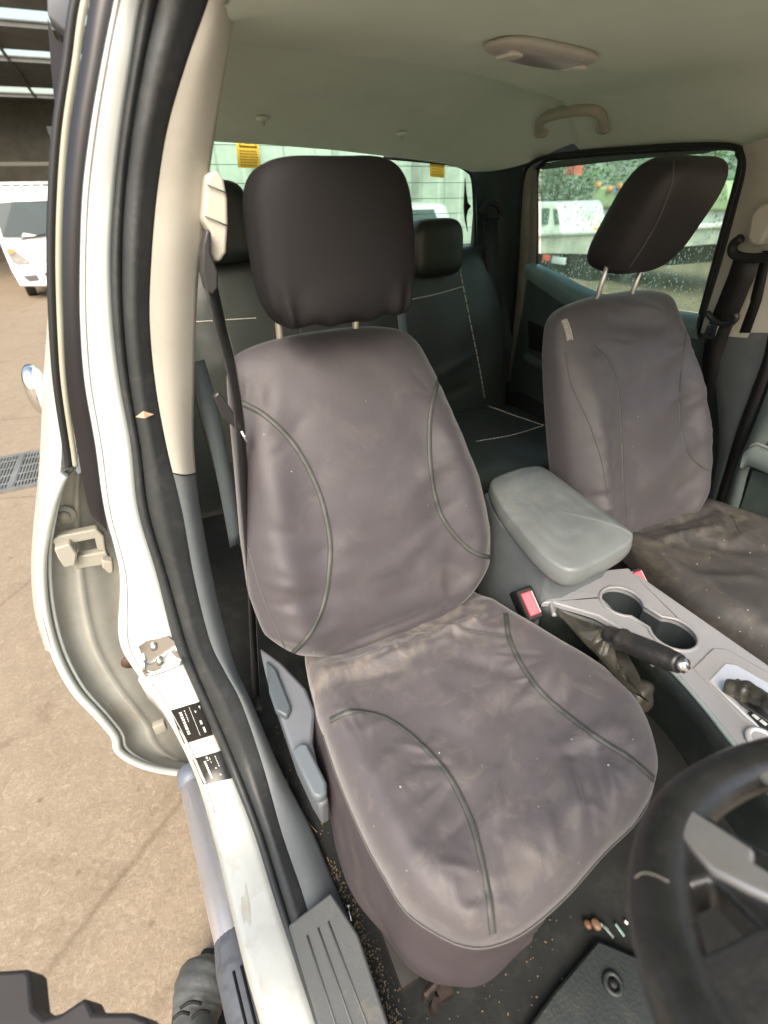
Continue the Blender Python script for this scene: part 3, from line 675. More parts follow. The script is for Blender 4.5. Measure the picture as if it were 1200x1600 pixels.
# carpet tunnel under console
# gear lever
gl = thing('gear_lever', 'black leather gear lever boot rising from the silver plate on the console', 'gear lever', UZ(1180, 1090, .37))
def lp_(pts, r): return tube(spline(pts, 30), r, 14)
rings = []
p0, p1, p2, p3 = UZ(1134, 1072, .372)+np.array([0, 0, .0]), UZ(1175, 1085, .385), UZ(1215, 1105, .41), UZ(1290, 1120, .47)
pp = spline([p0, p1, p2, p3], 30); rr = [.012+.006*math.sin(i*.21)**2+.0012*math.sin(i*1.1) for i in range(30)]
obj('boot', *tube(pp, rr, 16), M_GAITER, gl)
obj('slot_gaiter', *prism([UZ(a, b, .3685) for a, b in ((1130, 1075), (1150, 1062), (1230, 1100), (1220, 1145), (1160, 1105))], (0, 0, .006)), M_LEATHER, gl, bevel=.003)
obj('knob', *pillow(p3+np.array([.01, -.02, .04]), (.05, .06, .09), None, 2.6, 2.6, 24, 16), M_LEATHER, gl)

# handbrake
hb = thing('handbrake', 'worn black leather handbrake with chrome button beside the driver seat', 'handbrake', UX(905, 985, -.06))
PX_ = -.045
q0, q1, q2, q3 = UX(950, 990, PX_), UX(985, 1005, PX_), UX(1030, 1024, PX_), UX(1062, 1037, PX_)
pts = spline([q0, q1, q2, q3], 26); rr = [.0155+.004*math.sin(i/25*pi)+(.0025 if i in (5, 6) else 0) for i in range(26)]
obj('grip', *tube(pts, rr, 20), M_LEATHER, hb)
dvec = (q3-q1); dvec /= np.linalg.norm(dvec)
obj('button', *tube([q3, q3+dvec*.010, q3+dvec*.014], [.0125, .012, .006], 16), M_CHROME, hb)
# leather gaiter: a cone of folds from the console opening to the lever
base = [UZ(a, b, .352) for a, b in ((868, 938), (900, 930), (925, 938), (950, 970), (975, 1005), (1000, 1065), (1000, 1100), (980, 1110), (955, 1085), (935, 1055), (905, 1020), (885, 985))]
B0 = spline(base, 72, closed=True); rings = []
cb = sum(B0)/len(B0)
for t in np.linspace(0, 1, 22):
    tip = q0+(np.array([0, .0, .0])); ring = []
    for i, p in enumerate(B0):
        a = 2*pi*i/72; dl = p-cb
        tgt = tip+np.array([.014*math.cos(a+2.3), 0.012*math.sin(a+2.3)*.4, .014*math.sin(a+2.3)])
        q = p+(tgt-p)*(t**.9)
        q = q+np.array([0, 0, -.022*math.sin(pi*t)])+ (dl/np.linalg.norm(dl))*(.007*math.sin(a*6+2*t*3)*math.sin(pi*min(1, t*1.1))+.003*math.sin(a*13))
        q = q.copy(); q[0] = max(q[0], -.080); ring.append(q)
    rings.append(ring)
obj('gaiter', *loft(rings, cap=False), M_GAITER, hb)
obj('gaiter_frame', *tube(spline([UZ(a, b, .358) for a, b in ((866, 962), (862, 940), (880, 930), (912, 928), (938, 938), (965, 968), (1000, 1012), (1022, 1040))], 60), .0045, 10), M_CONSOLE, hb)
lo = MB()
rings = []
Lp = [UZ(a, b, .20) for a, b in ((985, 1040), (1015, 1050), (1010, 1105), (985, 1120), (955, 1085))]
obj('gaiter_base', *pillow(UZ(975, 1075, .30), (.06, .11, .07), Matrix.Rotation(.2, 3, 'Z'), 2.6, 2.6, 30, 20, disp=lambda p: p*(1+.12*math.sin(p.y*160)*1)), M_GAITER, hb)

# buckles
for nm, lab, (a, b), x, sc in (('belt_buckle', 'red release button seat belt buckle between driver seat and console', (828, 943), -.112, 1.35), ('belt_buckle', 'red release button seat belt buckle between console and passenger seat', (1000, 906), .148, 1.05)):
    p = UX(a, b, x); t = thing(nm, lab, 'buckle', p+np.array([0, 0, -.08]), 'front seat belt buckles')
    R = Matrix.Rotation(math.radians(38), 3, 'X') @ Matrix.Rotation(math.radians(-22), 3, 'Y')
    up = np.array(R @ Vector((0, 0, 1)))
    obj('housing', *box(p-up*.035*sc, (.026*sc, .050*sc, .07*sc), R), M_BLACK, t, bevel=.005, auto=40)
    obj('release_button', *box(p+up*.0012, (.016*sc, .036*sc, .010), R), M_RED, t, bevel=.002, auto=40)
    s_ = np.array(R @ Vector((-1, 0, 0)))
    obj('latch_slot', *box(p+s_*-.009*sc+up*.001, (.003, .034*sc, .006), R), mat('slot_grey', (.25, .24, .24), .4), t, smooth=False)

# =================================================================== CAB BODY
cab = thing('ute_cab', 'white dual cab body around the seats with cream headliner and open front doorway', 'vehicle cab', (0, 0, -.1))
# ---- door opening stripes
ST = [  # y, black_l, white_l, white_r, seal_mid, seal_r, trim_r, Y, theta
    (-260, 200, 232, 292, 322, 412, 470, .09, 0), (-120, 165, 202, 250, 276, 362, 420, .14, 0), (0, 140, 177, 221, 247, 326, 373, .17, 0), (100, 125, 157, 205, 225, 291, 353, .18, 0), (200, 109, 140, 190, 208, 262, 337, .19, 0),
    (300, 100, 128, 179, 196, 246, 323, .20, 0), (400, 97, 124, 173, 191, 237, 312, .20, 0), (500, 99, 124, 176, 193, 234, 306, .20, 0), (600, 104, 131, 187, 203, 243, 303, .20, 2),
    (700, 120, 148, 205, 220, 261, 303, .19, 4), (800, 141, 162, 216, 233, 285, 314, .175, 7), (900, None, 186, 245, 262, 303, 333, .15, 12), (1000, None, 184, 270, 290, 328, 357, .115, 22), (1050, None, 208, 291, 308, 352, 372, .09, 32),
    (1100, None, 250, 313, 330, 378, 395, .06, 44), (1200, None, 302, 356, 372, 412, 438, -.01, 64), (1300, None, 333, 396, 410, 440, 489, -.12, 78), (1400, None, 357, 427, 441, 474, 530, -.23, 84), (1500, None, 381, 460, 472, 502, 572, -.327, 86), (1600, None, 409, 492, 503, 530, 607, -.407, 87), (1850, None, 475, 566, 578, 604, 690, -.56, 87), (2300, None, 590, 690, 704, 730, 840, -.76, 87)]
def bcurve(idx, off=0., n=160, rows=None):
    pts = []
    for s in (rows or ST):
        if s[idx] is None: continue
        y, Y, th = s[0], s[7], math.radians(s[8])
        ref = UY(s[3], y, Y); nn = np.array([0, -math.cos(th), math.sin(th)])
        pts.append(U(s[idx], y, nn, nn@ref+off))
    return spline(pts, n)
def norms(n=160, rows=None):
    a = np.array([[0, -math.cos(math.radians(s[8])), math.sin(math.radians(s[8]))] for s in (rows or ST)])
    out = spline(list(a), n); return [v/np.linalg.norm(v) for v in out]
NN = norms()
def strip(A, B, N, prof, K=10):
    rows = []
    for a, b, nn in zip(A, B, N): rows.append([a+(b-a)*t+nn*prof(t) for t in np.linspace(0, 1, K)])
    return rows
cWL, cWR, cSM, cSR = bcurve(2), bcurve(3), bcurve(4), bcurve(5)
cTR = bcurve(6, -.035)
rows = strip(cWL, cWR, NN, lambda t: -.012*(1-min(1, t/.12))**2 + .004*math.sin(pi*t)-.004*smooth01((t-.9)/.1), 18)
rows = [[r[0]-nn*.05+np.array([0.004, 0, 0])]+[r[0]-nn*.02]+r for r, nn in zip(rows, NN)]
ksill = min(i for i in range(160) if NN[i][2] > .72)
jamb = obj('door_jamb', *grid(rows), M_WHITE, cab)
jamb.data.materials.append(M_WHITED)
_js = [(Vector([float(c) for c in rows[ksill][10]])), ]
for pg in jamb.data.polygons:
    if (pg.center+wloc(jamb)).y < _js[0].y and (pg.center+wloc(jamb)).z < _js[0].z+.05: pg.material_index = 1
sillrow = [r[2] for r in rows]
obj('jamb_crease', *tube([r[5]+nn*.0012 for r, nn in zip(rows, NN)][:120], .0011, 6), mat('crease_grey', (.42, .42, .40), .4), cab)
obj('seal_lip', *grid(strip(cWR, cSM, NN, lambda t: .009*math.sin(pi*t)**.6-.002, 9)), M_RUBBER, cab)
ds_o = obj('door_seal', *grid(strip(cSM, cSR, NN, lambda t: .002+.014*math.sin(pi*min(1, t*1.25+.0))**.7 if t < .6 else .002+.014*math.sin(pi*.75)**.7*(1-(t-.6)/.4)**.8, 16)), M_RUBBER, cab)
SEALB = bvh_of(ds_o)
cut = int(160*8.35/21) + 1   # split of the trim: cream above, grey below
# find where pixel row ~735 falls
rowsT = strip(cSR, cTR, NN, lambda t: .004+.010*math.sin(pi*t), 12)
def extend_in(rows, N_):
    out = []
    for r, nn in zip(rows, N_):
        out.append(r+[r[-1]-nn*.02+np.array([-.002, 0, 0]), r[-1]-nn*.07+np.array([-.012, 0, 0])])
    return out
rowsT = extend_in(rowsT, NN)
ys = [ (lambda p: 800-FOC*((p-CAM)@UP)/((p-CAM)@FW))(r[3]) for r in rowsT]
cut = min(range(160), key=lambda i: abs(ys[i]-738))
obj('pillar_trim', *grid(rowsT[:cut+1]), M_BEIGE, cab, label='cream upper trim of the door pillar')
obj('sill_trim', *grid([[p-nn*.0015 for p in r] for r, nn in zip(rowsT[cut:], NN[cut:])]), M_PLASTIC, cab, label='blue grey lower trim running down to the sill')
obj('trim_joint', *tube([p-nn*.0006 for p, nn in [(q, NN[cut]) for q in rowsT[cut][:12]]], .0013, 6), M_BLACK, cab)
# black outer tape of the pillar
R2 = [s for s in ST if s[1] is not None]
A = spline([UY(s[1], s[0], .235) for s in R2]+[UY(166, 828, .235)], 80); B = spline([UY(s[2]+2, s[0], .225) for s in R2]+[UY(168, 828, .235)], 80)
obj('black_pillar_strip', *grid([[a+(b-a)*t+np.array([0, -.004*math.sin(pi*t), 0]) for t in np.linspace(0, 1, 6)] for a, b in zip(A, B)]), mat('black_gloss', (.012, .011, .014), .3, var=.2), cab)
# outer sill face below the painted sill
sub = [(a, nn) for a, nn in zip(sillrow, NN) if nn[2] > .55]
obj('outer_sill', *grid([[a, a+np.array([-.004, 0, -.010]), a+np.array([-.002, 0, -.07]), a+np.array([.04, 0, -.12])] for a, nn in sub]), M_WHITED, cab)
# scuff plate
J = [i for i in range(160) if ys[i] > 1425]
a0, b0 = UZ(450, 1445, .068), UZ(517, 1393, .068)
spl = [UZ(a, b, .068) for a, b in ((450, 1445), (517, 1393), (560, 1460), (607, 1600), (700, 1900), (735, 2100), (600, 2000), (560, 1850), (497, 1600))]
obj('scuff_plate', *prism(spl, (0, 0, -.02)), mat('scuff_plastic', (.085, .090, .088), .5, var=.1, bump=.08, bs=300, stain=(.30, .22, .14), stain_amt=.4, stain_scale=14), cab, bevel=.004, auto=40)
mb = MB()
for (x0, y0), (x1, y1) in (((480, 1462), (530, 1620)), ((497, 1450), (556, 1620)), ((513, 1440), (580, 1620))):
    mb.add(tube([UZ(x0, y0, .0685), UZ((x0+x1)/2, (y0+y1)/2, .0685), UZ(x1, y1, .0685)], .0016, 6))
obj('tread_ribs', mb.v, mb.f, mat('rib', (.07, .075, .078), .5), cab)
# striker
stv = thing('striker_tmp', 'x', 'x'); bpy.data.objects.remove(stv)
JB = bvh_of(jamb)
LASTJ = []
def on_jamb(px, py, lift=.002):
    d = Vector(ray(px, py)).normalized(); h = JB.ray_cast(Vector(CAM), d)
    if h[0] is None:
        if not LASTJ: return None, None
        q0, n0 = LASTJ[-1]; return U(px, py, n0, n0@q0)+n0*lift, n0
    nn = h[1] if h[1].dot(d) < 0 else -h[1]
    LASTJ.append((np.array(h[0]), np.array(nn)))
    return np.array(h[0])+np.array(nn)*lift, np.array(nn)
def jpoly(pts, lift, th):
    P = []; n0 = None
    for a, b in pts:
        p, nn = on_jamb(a, b, lift)
        if p is not None: P.append(p); n0 = nn if n0 is None else n0+nn
    n0 = n0/np.linalg.norm(n0); return prism(P, -n0*th)
obj('striker_plate', *jpoly([(216, 1008), (228, 998), (262, 993), (272, 1000), (284, 1030), (240, 1048), (230, 1046), (224, 1028)], .004, .006), M_CHROME, cab, bevel=.0015, auto=40)
p, nn = on_jamb(228, 1028, .006); p2, _ = on_jamb(236, 1044, .006); p3, _ = on_jamb(282, 1028, .006); p4, _ = on_jamb(274, 1012, .006)
obj('striker_loop', *tube(spline([p, p+nn*.012, p2+nn*.014, p3+nn*.014, p3], 24), .0036, 10), M_CHROME, cab)
for a, b in ((241, 1009), (250, 1032)):
    p, nn = on_jamb(a, b, .005); obj('striker_bolt', *tube([p, p+nn*.003], .0062, 12), M_STEEL, cab)
# id plates with unreadable print
def idplate(pts, rowsdef):
    def px_(u, v): return ((pts[0][0]*(1-u)+pts[1][0]*u)*(1-v)+(pts[3][0]*(1-u)+pts[2][0]*u)*v, (pts[0][1]*(1-u)+pts[1][1]*u)*(1-v)+(pts[3][1]*(1-u)+pts[2][1]*u)*v)
    def bil(u, v, l=.0012): return on_jamb(*px_(u, v), l)[0]
    o = obj('identification_plate', *grid([[bil(u, v, .0006) for u in np.linspace(0, 1, 9)] for v in np.linspace(0, 1, 9)]), M_PLATE, cab)
    mb = MB(); rnd = random.Random(3)
    for (u, v0, v1, h, seg) in rowsdef:
        vv = v0
        while vv < v1:
            w = seg*rnd.uniform(.6, 1.2); a, b, c_, d = bil(u-h, vv), bil(u+h, vv), bil(u+h, min(v1, vv+w)), bil(u-h, min(v1, vv+w))
            mb.add(([a, b, c_, d], [[0, 1, 2, 3]])); vv += w*1.5
    obj('print', mb.v, mb.f, M_INK, o, smooth=False)
idplate([(266, 1110), (313, 1096), (333, 1148), (288, 1162)], [(.28, .12, .80, .045, .055), (.42, .1, .45, .012, .04), (.60, .05, .9, .006, .9), (.74, .2, .26, .02, .06), (.78, .5, .62, .03, .12), (.80, .70, .86, .03, .16), (.9, .1, .2, .02, .1)])
idplate([(301, 1186), (345, 1173), (363, 1216), (318, 1226)], [(.08, .05, .95, .04, .02), (.36, .18, .85, .035, .05), (.47, .05, .2, .03, .1), (.62, .5, .56, .02, .05), (.68, .75, .82, .02, .07), (.55, .1, .3, .01, .1), (.75, .1, .5, .012, .05)])
# worn scrape on the seal
SB = None
for pts in ([(210, 643), (224, 641), (240, 646), (226, 652), (212, 650)],):
    P = []
    for a, b in pts:
        h = SEALB.ray_cast(Vector(CAM), Vector(ray(a, b)).normalized())
        if h[0] is not None: P.append(np.array(h[0])+np.array([0, -.0045, 0]))
    if len(P) > 3: obj('tan_scrape', *prism(P, (0, .001, 0)), mat('scrape_tan', (.50, .36, .24), .8, var=.3, vs=80), cab, smooth=False)
# ---- headliner
side_pts = [US(a, b) for a, b in ((836, 247), (870, 239), (930, 232), (1000, 227), (1080, 223), (1140, 224), (1162, 232))]
rear_pts = [UY(a, b, 1.06) for a, b in ((260, 216), (340, 222), (430, 227), (520, 234), (620, 246), (700, 257), (737, 268))]
def zr(x): return float(np.interp(x, [p[0] for p in rear_pts], [p[2] for p in rear_pts]))
sy_ = sorted([(p[1], p[0], p[2]) for p in side_pts]); 
def xs(y): return float(np.interp(y, [-.9, -.2]+[a for a, b, c in sy_]+[1.06], [.57, .60]+[b for a, b, c in sy_]+[.50]))
def zs(y): return float(np.interp(y, [-.9, .1]+[a for a, b, c in sy_]+[1.06], [1.10, 1.11]+[c for a, b, c in sy_]+[1.085]))
cr_x = [-.7, -.45, -.2, .075, .35, .65]; cr_y = [.33, .346, .392, .485, .613, .765]
rows = []
for j in range(121):
    y = -.64+1.70*j/120; row = []
    X1 = xs(y); X0 = -.60+.105*smooth01((.24-y)/.07)
    for i in range(121):
        s = i/120; s = .5-.5*math.cos(pi*s) if True else s
        x = X0+(X1-X0)*s; ds_ = X1-x; dl = x-X0; dr = 1.06-y
        z = 1.238-.01*(x/.6)**2
        z -= (z-zs(y))*max(0, 1-ds_/.20)**2.2
        z -= (z-1.15)*max(0, 1-dl/.12)**2.2*smooth01((y-.18)/.06)
        z -= (z-zr(x))*max(0, 1-dr/.42)**1.8
        yc = float(np.interp(x, cr_x, cr_y))
        z += .024*smooth01((y-yc)/.045)*max(0, 1-max(0, y-yc-.04)/.34)
        z += .002*nz((x, y, 0), 3)
        row.append(np.array([x, y, z]))
    rows.append(row)
hl = obj('headliner', *grid(rows), M_HEADL, cab)
obj('roof_skin', *grid([[np.array([r[i][0]*(1.03 if r[i][0] > 0 else .985), r[i][1], max(r[i][2], 1.16)+.045]) for i in range(0, 121, 10)] for r in rows[::10]]), M_WHITE, cab, solid=.004)
HL = bvh_of(hl)
for a, b in ((410, 182), (627, 206)):
    tr = trace(HL, [(a-1, b), (a, b), (a+1, b)], 3)
    if tr:
        p, nn = tr[1]; mbb = pillow(p+nn*.004, (.034, .034, .012), None, 2, 2, 20, 12); o = obj('headliner_hook', *mbb, M_HEADL, cab)
        obj('hook_stem', *pillow(p+nn*.009+np.array([0, 0, -.002]), (.010, .014, .014), None, 2.5, 2.5, 12, 10), mat('hook_plastic', (.46, .44, .36), .5), o)
# ---- C pillar, rear wall, rear window
wl = [UY(a, b, 1.085) for a, b in ((733, 262), (740, 285), (745, 330), (744, 385), (735, 400), (735, 470), (745, 560), (752, 660))]
wr = [US(a, b, -.005) for a, b in ((836, 246), (822, 262), (815, 320), (812, 380), (808, 440), (800, 520), (792, 600), (784, 690))]
A, B = spline(wl, 50), spline(wr, 50)
obj('rear_pillar_trim', *grid([[a+(b-a)*t+np.array([.03*math.sin(pi*t), .05*math.sin(pi*t), 0]) for t in np.linspace(0, 1, 20)] for a, b in zip(A, B)]), mat('pillar_green_black', (.028, .045, .040), .5, var=.1, bump=.04, bs=300), cab)
mb = MB(); mb.add(box((0, 1.14, .40), (1.5, .04, .90))); mb.add(box((.60, 1.14, 1.0), (.16, .04, .4))); mb.add(box((-.68, 1.14, 1.0), (.2, .04, .4))); mb.add(box((0, 1.15, 1.23), (1.3, .04, .10)))
obj('rear_wall', mb.v, mb.f, M_PLASTICD, cab, smooth=False)
rw = obj('rear_window', *box((-.03, 1.125, 1.01), (1.13, .005, .36)), M_GLASSR, cab, smooth=False)
mb = MB()
for k in range(7): mb.add(tube([(-.56, 1.1205, .90+.045*k), (.5, 1.1205, .888+.045*k)], .0008, 5))
obj('heater_lines', mb.v, mb.f, mat('heater', (.10, .16, .14), .6), rw)
frit = spline([UY(a, b, 1.118) for a, b in ((600, 246), (700, 256), (728, 266), (738, 282), (741, 330), (742, 372), (735, 388), (700, 392), (600, 398))], 60)
obj('window_seal', *tube(frit, .005, 8), M_RUBBERB, rw)
mb = MB()
obj('window_catch', *prism([UY(a, b, 1.112) for a, b in ((727, 278), (729, 300), (731, 316), (736, 322), (731, 330), (729, 340), (731, 362), (727, 345), (725, 325), (726, 300))], (0, .004, 0)), M_BLACK, rw)
for k, (pts, big) in enumerate((([(367, 205), (403, 208), (407, 263), (372, 262)], True), ([(671, 245), (695, 250), (694, 278), (672, 276)], False))):
    P = [UY(a, b, 1.119) for a, b in pts]; cen = sum(P)/4
    t = thing('warning_sticker', 'larger yellow warning sticker with triangle at upper left of rear window' if big else 'small yellow warning sticker near right end of rear window', 'sticker', cen, 'yellow stickers on the rear window')
    obj('label_face', *prism(P, (0, -.0008, 0)), M_YEL, t, smooth=False)
    def bil(u, v): return (P[0]*(1-u)+P[1]*u)*(1-v)+(P[3]*(1-u)+P[2]*u)*v+np.array([0, -.0018, 0])
    mb = MB()
    if big:
        for (a, b), (c, d) in (((.5, -.25), (.12, .38)), ((.12, .38), (.88, .38)), ((.88, .38), (.5, -.25))): mb.add(tube([bil(a, b), bil(c, d)], .0016, 5))
        mb.add(pillow(bil(.5, .18), (.03, .002, .022), None, 2, 2, 12, 8)); mb.add(pillow(bil(.42, .24), (.012, .002, .012), None, 2, 2, 12, 8))
    rnd = random.Random(k)
    for v in ((.5, .58, .66, .74, .82, .9) if big else (.15, .28, .42, .55, .7, .84)):
        u = .12
        while u < .85:
            w = rnd.uniform(.05, .14); mb.add(([bil(u, v), bil(min(.9, u+w), v), bil(min(.9, u+w), v+.035), bil(u, v+.035)], [[0, 1, 2, 3]])); u += w+.03
    obj('label_print', mb.v, mb.f, M_ORA, t, smooth=False)
# outer body side with real window openings
def side_plate(outer, holes, off, name, m, th=.006):
    bm = bmesh.new(); edges = []
    for lp in [outer]+holes:
        vs = [bm.verts.new((p[0], p[1], 0)) for p in lp]
        for i in range(len(vs)): edges.append(bm.edges.new((vs[i], vs[(i+1) % len(vs)])))
    bmesh.ops.triangle_fill(bm, edges=edges, use_beauty=True); bm.verts.index_update()
    v = [(SIDE[1]+off-.25*max(q.co.y, .6), q.co.x, q.co.y) for q in bm.verts]; f = [[q.index for q in fc.verts] for fc in bm.faces]; bm.free()
    return obj(name, v, f, m, cab, smooth=False, solid=th)
w1 = [US(a, b, .078) for a, b in ((842, 256), (862, 244), (1000, 234), (1140, 226), (1160, 240), (1158, 270), (1134, 352), (1096, 494), (1040, 488), (980, 476), (920, 456), (880, 436), (840, 418))]
w1 = [(float(p[1]), float(p[2])) for p in w1]
side_plate([(-.95, 0), (1.2, 0), (1.2, .55), (1.2, .9), (1.15, 1.2), (.1, 1.2), (-.7, 1.17), (-.95, 1.0)], [w1, [(.02, .80), (.08, 1.06), (-.62, 1.08), (-.82, .82)]], .075, 'body_side', M_PLASTICD)
side_plate([(-.95, -.35), (1.2, -.35), (1.2, .0), (-.95, .0)], [], .075, 'body_side', M_PLASTICD)
# ---- floor
fl = []
for j in range(61):
    y = -1.0+2.1*j/60
    fl.append([np.array([x, y, -.004+.22*math.exp(-(abs(x)/.13)**4)*1.0+.004*nz((x, y, 0), 12)]) for x in np.linspace(-.72, .74, 74)])
floor = obj('floor_carpet', *grid(fl), M_CARPET, cab)
# left B pillar
def sidestrip(L_, R_, off1, off2, m, name, bulge=.01, parent=None, n=40, K=8):
    A = spline([US(a, b, off1) for a, b in L_], n); B = spline([US(a, b, off2) for a, b in R_], n)
    return obj(name, *grid([[a+(b-a)*t+np.array([-bulge*math.sin(pi*t)**.7, 0, 0]) for t in np.linspace(0, 1, K)] for a, b in zip(A, B)]), m, parent or cab)
sidestrip([(1160, 228), (1166, 262), (1150, 330), (1125, 420), (1100, 500), (1094, 520)], [(1290, 190), (1280, 262), (1265, 330), (1240, 420), (1200, 522), (1196, 530)], -.035, -.035, M_BEIGE, 'side_pillar_trim', .012)
sidestrip([(1094, 516), (1108, 560), (1120, 620), (1122, 700), (1110, 770), (1096, 830)], [(1200, 520), (1192, 560), (1170, 620), (1145, 690), (1125, 760), (1100, 840)], -.03, -.04, M_PLASTIC, 'side_pillar_lower_trim', .008)
sidestrip([(1200, 522), (1190, 570), (1165, 640), (1140, 710), (1120, 775), (1098, 850)], [(1214, 530), (1204, 580), (1178, 650), (1152, 718), (1130, 785), (1106, 860)], -.045, -.05, M_RUBBERB, 'side_door_seal', .01)
# door frame painted lines around rear left door
sidestrip([(816, 262), (812, 330), (810, 400), (800, 500), (786, 640)], [(832, 262), (828, 330), (826, 400), (814, 500), (800, 640)], -.004, -.004, M_PAINTFRAME, 'body_flange', .006)
obj('opening_seal', *tube(spline([US(a, b, -.012) for a, b in ((786, 640), (800, 520), (808, 420), (812, 340), (818, 275), (835, 252), (880, 241), (1000, 231), (1100, 227), (1150, 231), (1164, 250), (1158, 290), (1135, 370), (1105, 470), (1094, 520))], 120), .006, 10), M_RUBBERB, cab)

# =================================================================== REAR LEFT DOOR (closed, seen from inside)
rd = thing('rear_side_door', 'closed left rear door with rain covered window behind passenger headrest', 'car door', (.72, .65, .1))
GP = [(846, 262), (862, 250), (1000, 240), (1135, 232), (1152, 240), (1154, 262), (1130, 350), (1092, 488), (1040, 482), (980, 470), (920, 450), (880, 430), (845, 413)]
gpts = [US(a, b, .02) for a, b in GP]
gl_ = obj('window_glass', *prism(gpts, (.004, 0, .001)), M_GLASSS, rd, smooth=False)
obj('window_channel', *tube(spline([US(a, b, .012) for a, b in GP[:8]], 80)+[US(GP[-1][0], GP[-1][1], .012)], .0001, 4), M_RUBBERB, rd)
obj('window_frame', *tube(spline([US(a, b, .008) for a, b in ((838, 425), (838, 340), (838, 275), (848, 256), (870, 246), (1000, 235), (1135, 228), (1156, 240), (1157, 265), (1133, 355), (1096, 492))], 110), .0085, 10), M_RUBBERB, rd)
sidestrip([(848, 256), (900, 247), (1000, 238), (1140, 230)], [(846, 265), (900, 259), (1000, 248), (1100, 240)], .010, .012, mat('shade_band', (.10, .15, .14), .4), 'upper_frame', .002, rd)
sidestrip([(826, 262), (826, 330), (824, 400), (815, 480)], [(839, 266), (839, 330), (838, 400), (832, 440)], .0, .0, M_PAINTFRAME, 'frame_edge', .004, rd)
# trim top roll
A = spline([US(a, b, .012) for a, b in ((840, 412), (880, 430), (920, 450), (980, 470), (1040, 482), (1096, 490))], 60)
B = spline([US(a, b, -.03) for a, b in ((826, 430), (870, 462), (915, 490), (975, 510), (1040, 520), (1100, 528))], 60)
obj('waist_rail', *grid([[a+(b-a)*t+np.array([-.035*math.sin(pi*t*.75), 0, .02*math.sin(pi*t)]) for t in np.linspace(0, 1, 10)] for a, b in zip(A, B)]), mat('waist_plastic', (.10, .15, .145), .35, stain=(.4, .36, .27), stain_amt=.3, stain_scale=10), rd)
C2 = spline([US(a, b, -.02) for a, b in ((788, 640), (850, 700), (915, 740), (975, 760), (1040, 770), (1100, 780))], 60)
obj('trim_panel', *grid([[a+(b-a)*t for t in np.linspace(0, 1, 10)] for a, b in zip(B, C2)]), M_TEAL, rd)
obj('armrest', *tube(spline([US(a, b, -.045) for a, b in ((822, 556), (850, 572), (890, 585), (1000, 590))], 30), .022, 14), M_TEAL, rd)
obj('armrest_recess', *prism([US(a, b, -.03) for a, b in ((824, 500), (870, 520), (870, 560), (826, 545))], (.01, 0, 0)), M_BLACK, rd, bevel=.003)
# raindrops on the outside of the glass: countless
rnd = random.Random(5); mb = MB(); P0, ex, ey = US(845, 262, .0275), None, None
from mathutils.geometry import intersect_point_tri_2d
poly2 = [(float(p[1]), float(p[2])) for p in gpts]
def inside(y, z):
    c = False; n = len(poly2); j = n-1
    for i in range(n):
        if ((poly2[i][1] > z) != (poly2[j][1] > z)) and (y < (poly2[j][0]-poly2[i][0])*(z-poly2[i][1])/(poly2[j][1]-poly2[i][1])+poly2[i][0]): c = not c
        j = i
    return c
cnt = 0
while cnt < 2600:
    y = rnd.uniform(.25, 1.0); z = rnd.uniform(.74, 1.12)
    if not inside(y, z): continue
    x = SIDE[1]+.02-.25*z+.0052; r = rnd.choice([.0009, .0012, .0015, .0022, .003]) * rnd.uniform(.7, 1.1)
    c = np.array([x, y, z]); ring = [c+np.array([0, r*math.cos(a), r*1.15*math.sin(a)]) for a in np.linspace(0, 2*pi, 6, endpoint=False)]
    mb.add((ring+[c+np.array([r*.6, 0, 0])], [[i, (i+1) % 6, 6] for i in range(6)])); cnt += 1
dm = bpy.data.materials.new('rain'); dm.use_nodes = True; _n = dm.node_tree.nodes; _l = dm.node_tree.links; _n.remove(_n['Principled BSDF'])
_t = _n.new('ShaderNodeBsdfTranslucent'); _t.inputs[0].default_value = (.95, 1, .97, 1); _g = _n.new('ShaderNodeBsdfTransparent'); _m = _n.new('ShaderNodeMixShader'); _m.inputs[0].default_value = .35
_l.new(_t.outputs[0], _m.inputs[1]); _l.new(_g.outputs[0], _m.inputs[2]); _l.new(_m.outputs[0], _n['Material Output'].inputs['Surface'])
drops = obj('raindrops', mb.v, mb.f, dm, rd); drops['kind'] = 'stuff'

# =================================================================== FRONT LEFT DOOR
fd = thing('front_side_door', 'grey inner face of closed front passenger door with map pocket at right edge', 'car door', (.74, -.1, .1))
XD = .70
def strip3(L_, R_, x1, x2, m, name, parent, bul=.0, n=30, K=8):
    A = spline([UX(a, b, x1) for a, b in L_], n); B = spline([UX(a, b, x2) for a, b in R_], n)
    return obj(name, *grid([[a+(b-a)*t+np.array([-bul*math.sin(pi*t), 0, 0]) for t in np.linspace(0, 1, K)] for a, b in zip(A, B)]), m, parent)
strip3([(1218, 540), (1206, 590), (1180, 660), (1152, 725), (1130, 790), (1096, 850)], [(1300, 560), (1280, 600), (1200, 690), (1172, 730), (1155, 790), (1130, 850)], .70, .68, M_TEALL, 'door_card', fd, .01)
strip3([(1280, 570), (1240, 620), (1195, 690), (1175, 712)], [(1400, 570), (1400, 640), (1400, 720), (1400, 770)], .685, .685, M_TEAL, 'upper_card', fd)
strip3([(1176, 735), (1158, 790), (1135, 845)], [(1400, 790), (1400, 850), (1400, 900)], .69, .69, M_TEAL, 'lower_card', fd)
A = [UX(a, b, .665) for a, b in ((1172, 700), (1182, 694), (1200, 700), (1300, 740))]
obj('map_pocket', *grid([[p, p+np.array([-.02, 0, -.012]), p+np.array([-.018, -.004, -.05]), p+np.array([.03, 0, -.075])] for p in spline(A, 24)]), M_TEALL, fd, solid=.004)
obj('pocket_lip', *tube(spline([p+np.array([-.004, 0, .002]) for p in A], 24), .004, 8), mat('lip', (.24, .27, .26), .35), fd)

